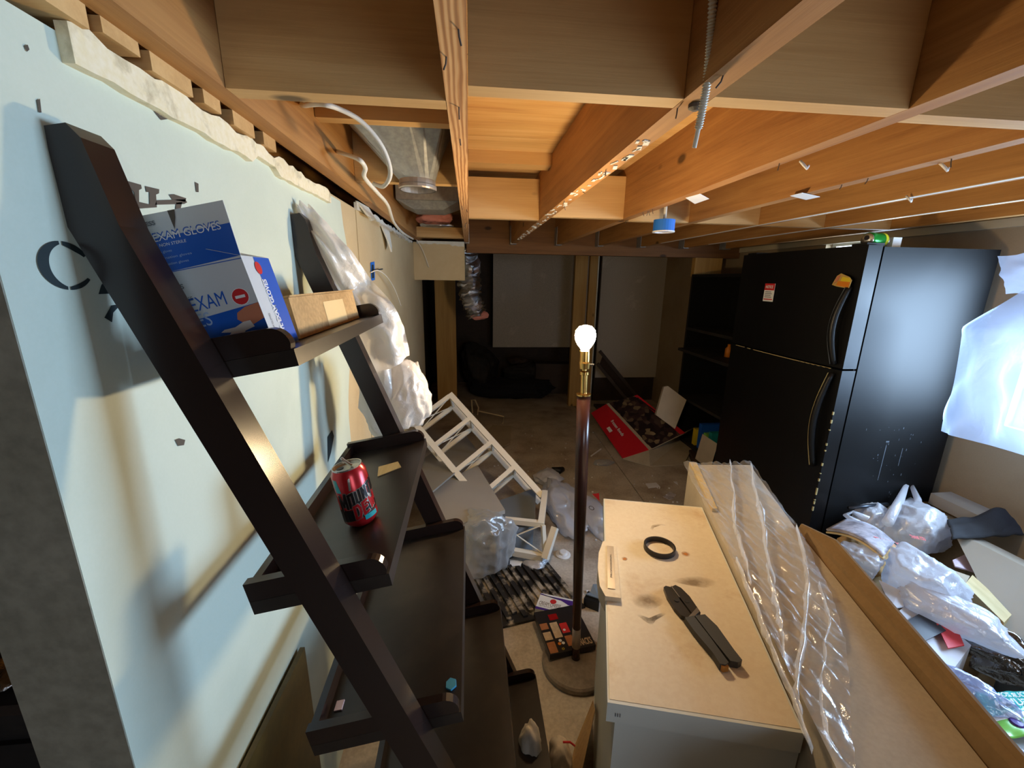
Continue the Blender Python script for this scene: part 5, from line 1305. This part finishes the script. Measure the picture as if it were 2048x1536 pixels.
B().grid(lambda u, v: V(mag_fn(u, v*0.15))+V((-0.004, -0.006, -0.012)), 16, 2).build('edge', 'tape_paper', mgz, smooth=True, thick=0.006)
bkx = thing('printed_box', 'white black and red printed box amid the rubbish heap', 'box', V((1.807, 1.177, 0.300)))
d0, d1, d2 = V((1.510, 1.150, 0.420)), V((1.720, 1.023, 0.300)), V((1.800, 1.200, 0.420))
P4 = [V((1.470, 1.042, 0.400)), V((1.549, 0.967, 0.380)), V((1.794, 1.076, 0.380)), V((1.765, 1.212, 0.400))]
B().quad_slab([V((1.543, 1.156, 0.400)), V((1.579, 0.964, 0.360)), V((1.811, 1.072, 0.360)), V((1.791, 1.263, 0.400))], (0, 0, -0.12)).build('box', 'paper', bkx, bevel=0.003)
B().quad_slab([V((1.585, 1.139, 0.402)), V((1.557, 1.055, 0.396)), V((1.737, 1.105, 0.396)), V((1.753, 1.193, 0.402))], (0, 0, 0.003)).build('black_panel', 'food_black', bkx)
B().quad_slab([V((1.732, 1.135, 0.398)), V((1.672, 1.043, 0.385)), V((1.747, 1.051, 0.383)), V((1.794, 1.111, 0.390))], (0, 0, 0.004)).build('red_panel', 'red_print', bkx)
B().quad_slab([V((1.571, 1.057, 0.393)), V((1.571, 1.039, 0.390)), V((1.607, 1.052, 0.390)), V((1.606, 1.066, 0.393))], (0, 0, 0.002)).build('purple_mark', 'purple_print', bkx)
slab_thing('red_black_card', 'black and red card beside the carton edge', 'card', [(1.615, 1.282, 0.420), (1.673, 1.315, 0.420), (1.644, 1.226, 0.420), (1.613, 1.215, 0.420)], 0.01, 'can_black', 0.0)
slab_thing('white_card', 'plain white card left of the printed box', 'card', [(1.698, 1.336, 0.430), (1.728, 1.275, 0.430), (1.685, 1.215, 0.410), (1.623, 1.210, 0.410)], 0.006, 'paper', 0.0)
mgw = slab_thing('leaflet', 'pale leaflet with red edge lying against the beige cabinet', 'leaflet', [(2.178, 1.440, 0.420), (2.319, 1.483, 0.420), (2.249, 1.360, 0.400), (2.143, 1.402, 0.420)], 0.006, 'paper_purple', 0.0)
slab_thing('white_sheet_paper', 'white sheet of paper right of the pale wood block', 'paper', [(2.235, 1.386, 0.380), (2.318, 1.340, 0.360), (2.251, 1.266, 0.340), (2.181, 1.277, 0.360)], 0.004, 'paper', 0.0)
wbk = B().quad_slab([V((2.055, 1.295, 0.420)), V((2.153, 1.343, 0.420)), V((2.134, 1.178, 0.380)), V((2.031, 1.136, 0.380))], (0, 0, -0.05)).build('wood_block', 'pale_wood', None, bevel=0.003)
tag(wbk, 'pale wooden block lying across the rubbish by the heater', 'wood block')
slab_thing('tan_board', 'tan board end under the pale wooden block', 'board', [(2.101, 1.379, 0.420), (2.134, 1.338, 0.420), (2.048, 1.290, 0.420), (2.036, 1.321, 0.420)], 0.03, 'cardboard', 0.001)
tag(crumple('dark_film', (1.898, 1.104, 0.320), (0.085, 0.20, 0.11), 67, 'film_dark', None, 5, 0.55, 0.35, None, 140), 'shiny dark plastic film in front of the heater', 'plastic film')
tag(crumple('blue_film_bag', (1.488, 0.870, 0.410), (0.062, 0.17, 0.07), 69, 'bag_blue', None, 5, 0.5, 0.6, None, 110), 'crinkled bluish clear bag beside the carton flap', 'bag')
sb = thing('snack_bag', 'turquoise and green snack bag lying upside down', 'bag', V((1.654, 0.872, 0.350)))
s00, s10, s01 = V((1.546, 0.874, 0.410)), V((1.704, 0.864, 0.410)), V((1.442, 0.748, 0.430))
su, sv = s10-s00, s01-s00
def snack(u, v): return s00+su*u*1.2+sv*v*1.1+V((0, 0, 0.022*math.sin(PI*u)*math.sin(PI*v)+0.006*noise.noise(V((u*6, v*6, 2)))))
B().grid(lambda u, v: snack(u, v*0.60), 20, 10).build('turquoise_part', 'green_bag', sb, smooth=True, thick=0.004)
B().grid(lambda u, v: snack(u, 0.60+v*0.10)+V((0, 0, 0.001)), 20, 4).build('white_band', 'white_print', sb, smooth=True, thick=0.004)
B().grid(lambda u, v: snack(u, 0.70+v*0.30), 20, 10).build('green_part', 'lime_print', sb, smooth=True, thick=0.004)
uu = su.normalized(); vv = (sv-uu*sv.dot(uu)).normalized(); SL = su.length*1.2; SH = sv.dot(vv)*1.1
def sn_fn(sx, sy): 
    u, v = 1-sx/SL, 0.56-sy/SH
    p = snack(u, max(0, v)); return p+V((0, 0, 0.006))
face_text('lettering', 'GUMMI', 0.040, s00, uu, vv, SL*0.30, 0.008, 'white_print', sb, 0.001, width=SL*0.52, fn=sn_fn)
face_text('lettering', 'SOUR ZOMBIE', 0.028, s00, uu, vv, SL*0.20, 0.046, 'white_print', sb, 0.0006, width=SL*0.66, fn=sn_fn)
for k, (a0, b0, r0) in enumerate(((0.35, 0.78, 0.016), (0.6, 0.85, 0.018), (0.82, 0.72, 0.015))):
    c0_ = snack(a0, b0)
    B().lathe(c0_+V((0, 0, -0.004)), (0, 0, 1), [(0, 0.006), (r0, 0.006), (r0*0.8, 0.010), (0, 0.012)], 14).build('candy_print', ('purple_print', 'green_bag', 'purple_print')[k], sb)
tag(crumple('grey_plastic', (1.450, 0.749, 0.375), (0.16, 0.10, 0.035), 71, 'bag_white', None, 5, 0.4, 0.5), 'crumpled pale plastic beneath the snack bag', 'plastic')
slab_thing('blue_packet', 'small bright blue packet at the right corner', 'packet', [(1.398, 0.678, 0.460), (1.446, 0.686, 0.460), (1.418, 0.657, 0.460), (1.381, 0.657, 0.460)], 0.012, 'blue_box', 0.002)
hb3 = thing('rubbish_box', 'brown cardboard box under the snack bag at the corner', 'box', (1.55, 0.8, 0))
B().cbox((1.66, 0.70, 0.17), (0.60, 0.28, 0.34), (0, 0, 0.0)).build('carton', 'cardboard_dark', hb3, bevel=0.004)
# heater on the wall side: louvred black grille in a grey case
ht = thing('baseboard_heater', 'low grey heater with black louvred grille by the right wall', 'heater', (2.30, 1.1, 0))
B().box((2.08, 0.62, 0.01), (2.545, 1.47, 0.155)).build('case', 'grey_tote_blue', ht, bevel=0.006)
B().box((2.245, 0.65, 0.1555), (2.535, 1.45, 0.159)).build('grille_bed', 'black', ht)
for k in range(13):
    x = 2.252+0.0215*k
    B().box((x, 0.65, 0.159), (x+0.009, 1.45, 0.170)).build('louvre', 'dark_stuff', ht)
# beige cabinet with dark cloth, beige box behind
bcab = thing('beige_cabinet', 'beige sloped cabinet under dark cloth by the right wall', 'cabinet', (2.45, 1.5, 0))
B().quad_slab([(2.286, 1.545, 0.500), (2.292, 1.277, 0.500), (2.047, 1.072, 0.340), (2.050, 1.145, 0.340)], (0.10, 0.0, -0.02)).build('front_panel', 'beige_panel', bcab, bevel=0.004)
bx = B().quad_slab([V((2.435, 1.782, 0.560)), V((2.431, 1.568, 0.560)), V((2.583, 1.592, 0.560)), V((2.591, 1.787, 0.560))], (0, 0, -0.06)).build('beige_box', 'beige_panel', None, bevel=0.003)
tag(bx, 'long beige box by the wall next to the refrigerator', 'box')
dk = thing('dark_cloth', 'dark grey cloth draped over the beige cabinet', 'cloth', V((2.497, 1.571, 0.500)))
def cloth_fn(u, v):
    a0 = V((2.292, 1.575, 0.540)).lerp(V((2.702, 1.550, 0.580)), u); b0 = V((2.175, 1.461, 0.515)).lerp(V((2.600, 1.467, 0.520)), u)
    p = a0.lerp(b0, v); return p+V((0, 0, 0.018*noise.noise(V((u*5, v*3, 6)))+0.035*math.exp(-((u-0.6)/0.25)**2)*(1-v)))
B().grid(cloth_fn, 30, 10).build('cloth', 'cloth_dark', dk, smooth=True, thick=0.012)
tag(B().tube([V((1.947, 1.760, 0.505)), V((2.192, 1.780, 0.506))], 0.009, 8).build('metal_rod', 'rod', None, smooth=True), 'thin dark metal rod in front of refrigerator base', 'rod')
tag(crumple('dark_rag', (2.601, 1.781, 0.560), (0.035, 0.03, 0.015), 75, 'dark_brown', None, 3, 0.4), 'small dark rag behind the long beige box', 'rag')
sup = thing('rubbish_box', 'brown box holding up the beige box beside refrigerator', 'box', (2.42, 1.74, 0))
B().box((2.30, 1.62, 0.005), (2.55, 1.81, 0.492)).build('carton', 'cardboard_dark', sup, bevel=0.004)

# ------------------------------------------------------------------ DARK ROOM LEFT OF THE WALL END
dr = thing('dark_dresser', 'dark dresser in the unlit room beyond the wall end', 'dresser', (-0.95, 1.0, 0))
B().box((-1.35, 0.70, 0.02), (-0.62, 1.25, 0.84)).build('body', 'dark_stuff', dr, bevel=0.006)
B().box((-1.37, 0.68, 0.841), (-0.61, 1.27, 0.865)).build('top', 'dark_brown', dr, bevel=0.004)
for z in (0.10, 0.34, 0.58):
    d_ = B().box((-1.32, 0.69, z), (-0.65, 0.70, z+0.18)).build('drawer', 'dark_stuff', dr, bevel=0.002)
    B().tube([(-1.05, 0.68, z+0.10), (-0.92, 0.68, z+0.10)], 0.006, 6).build('handle', 'brass', d_)
tag(crumple('orange_bag', (-1.00, 0.90, 0.96), (0.13, 0.12, 0.11), 81, 'orange', None, 4, 0.25, 0.0, 0.866), 'orange bag on the dark dresser past the wall end', 'bag')
tag(crumple('silver_wrapper', (-0.88, 0.74, 0.885), (0.07, 0.05, 0.02), 83, 'foil', None, 4, 0.4, 0.0, 0.866), 'silver wrapper on the front edge of dark dresser', 'wrapper')
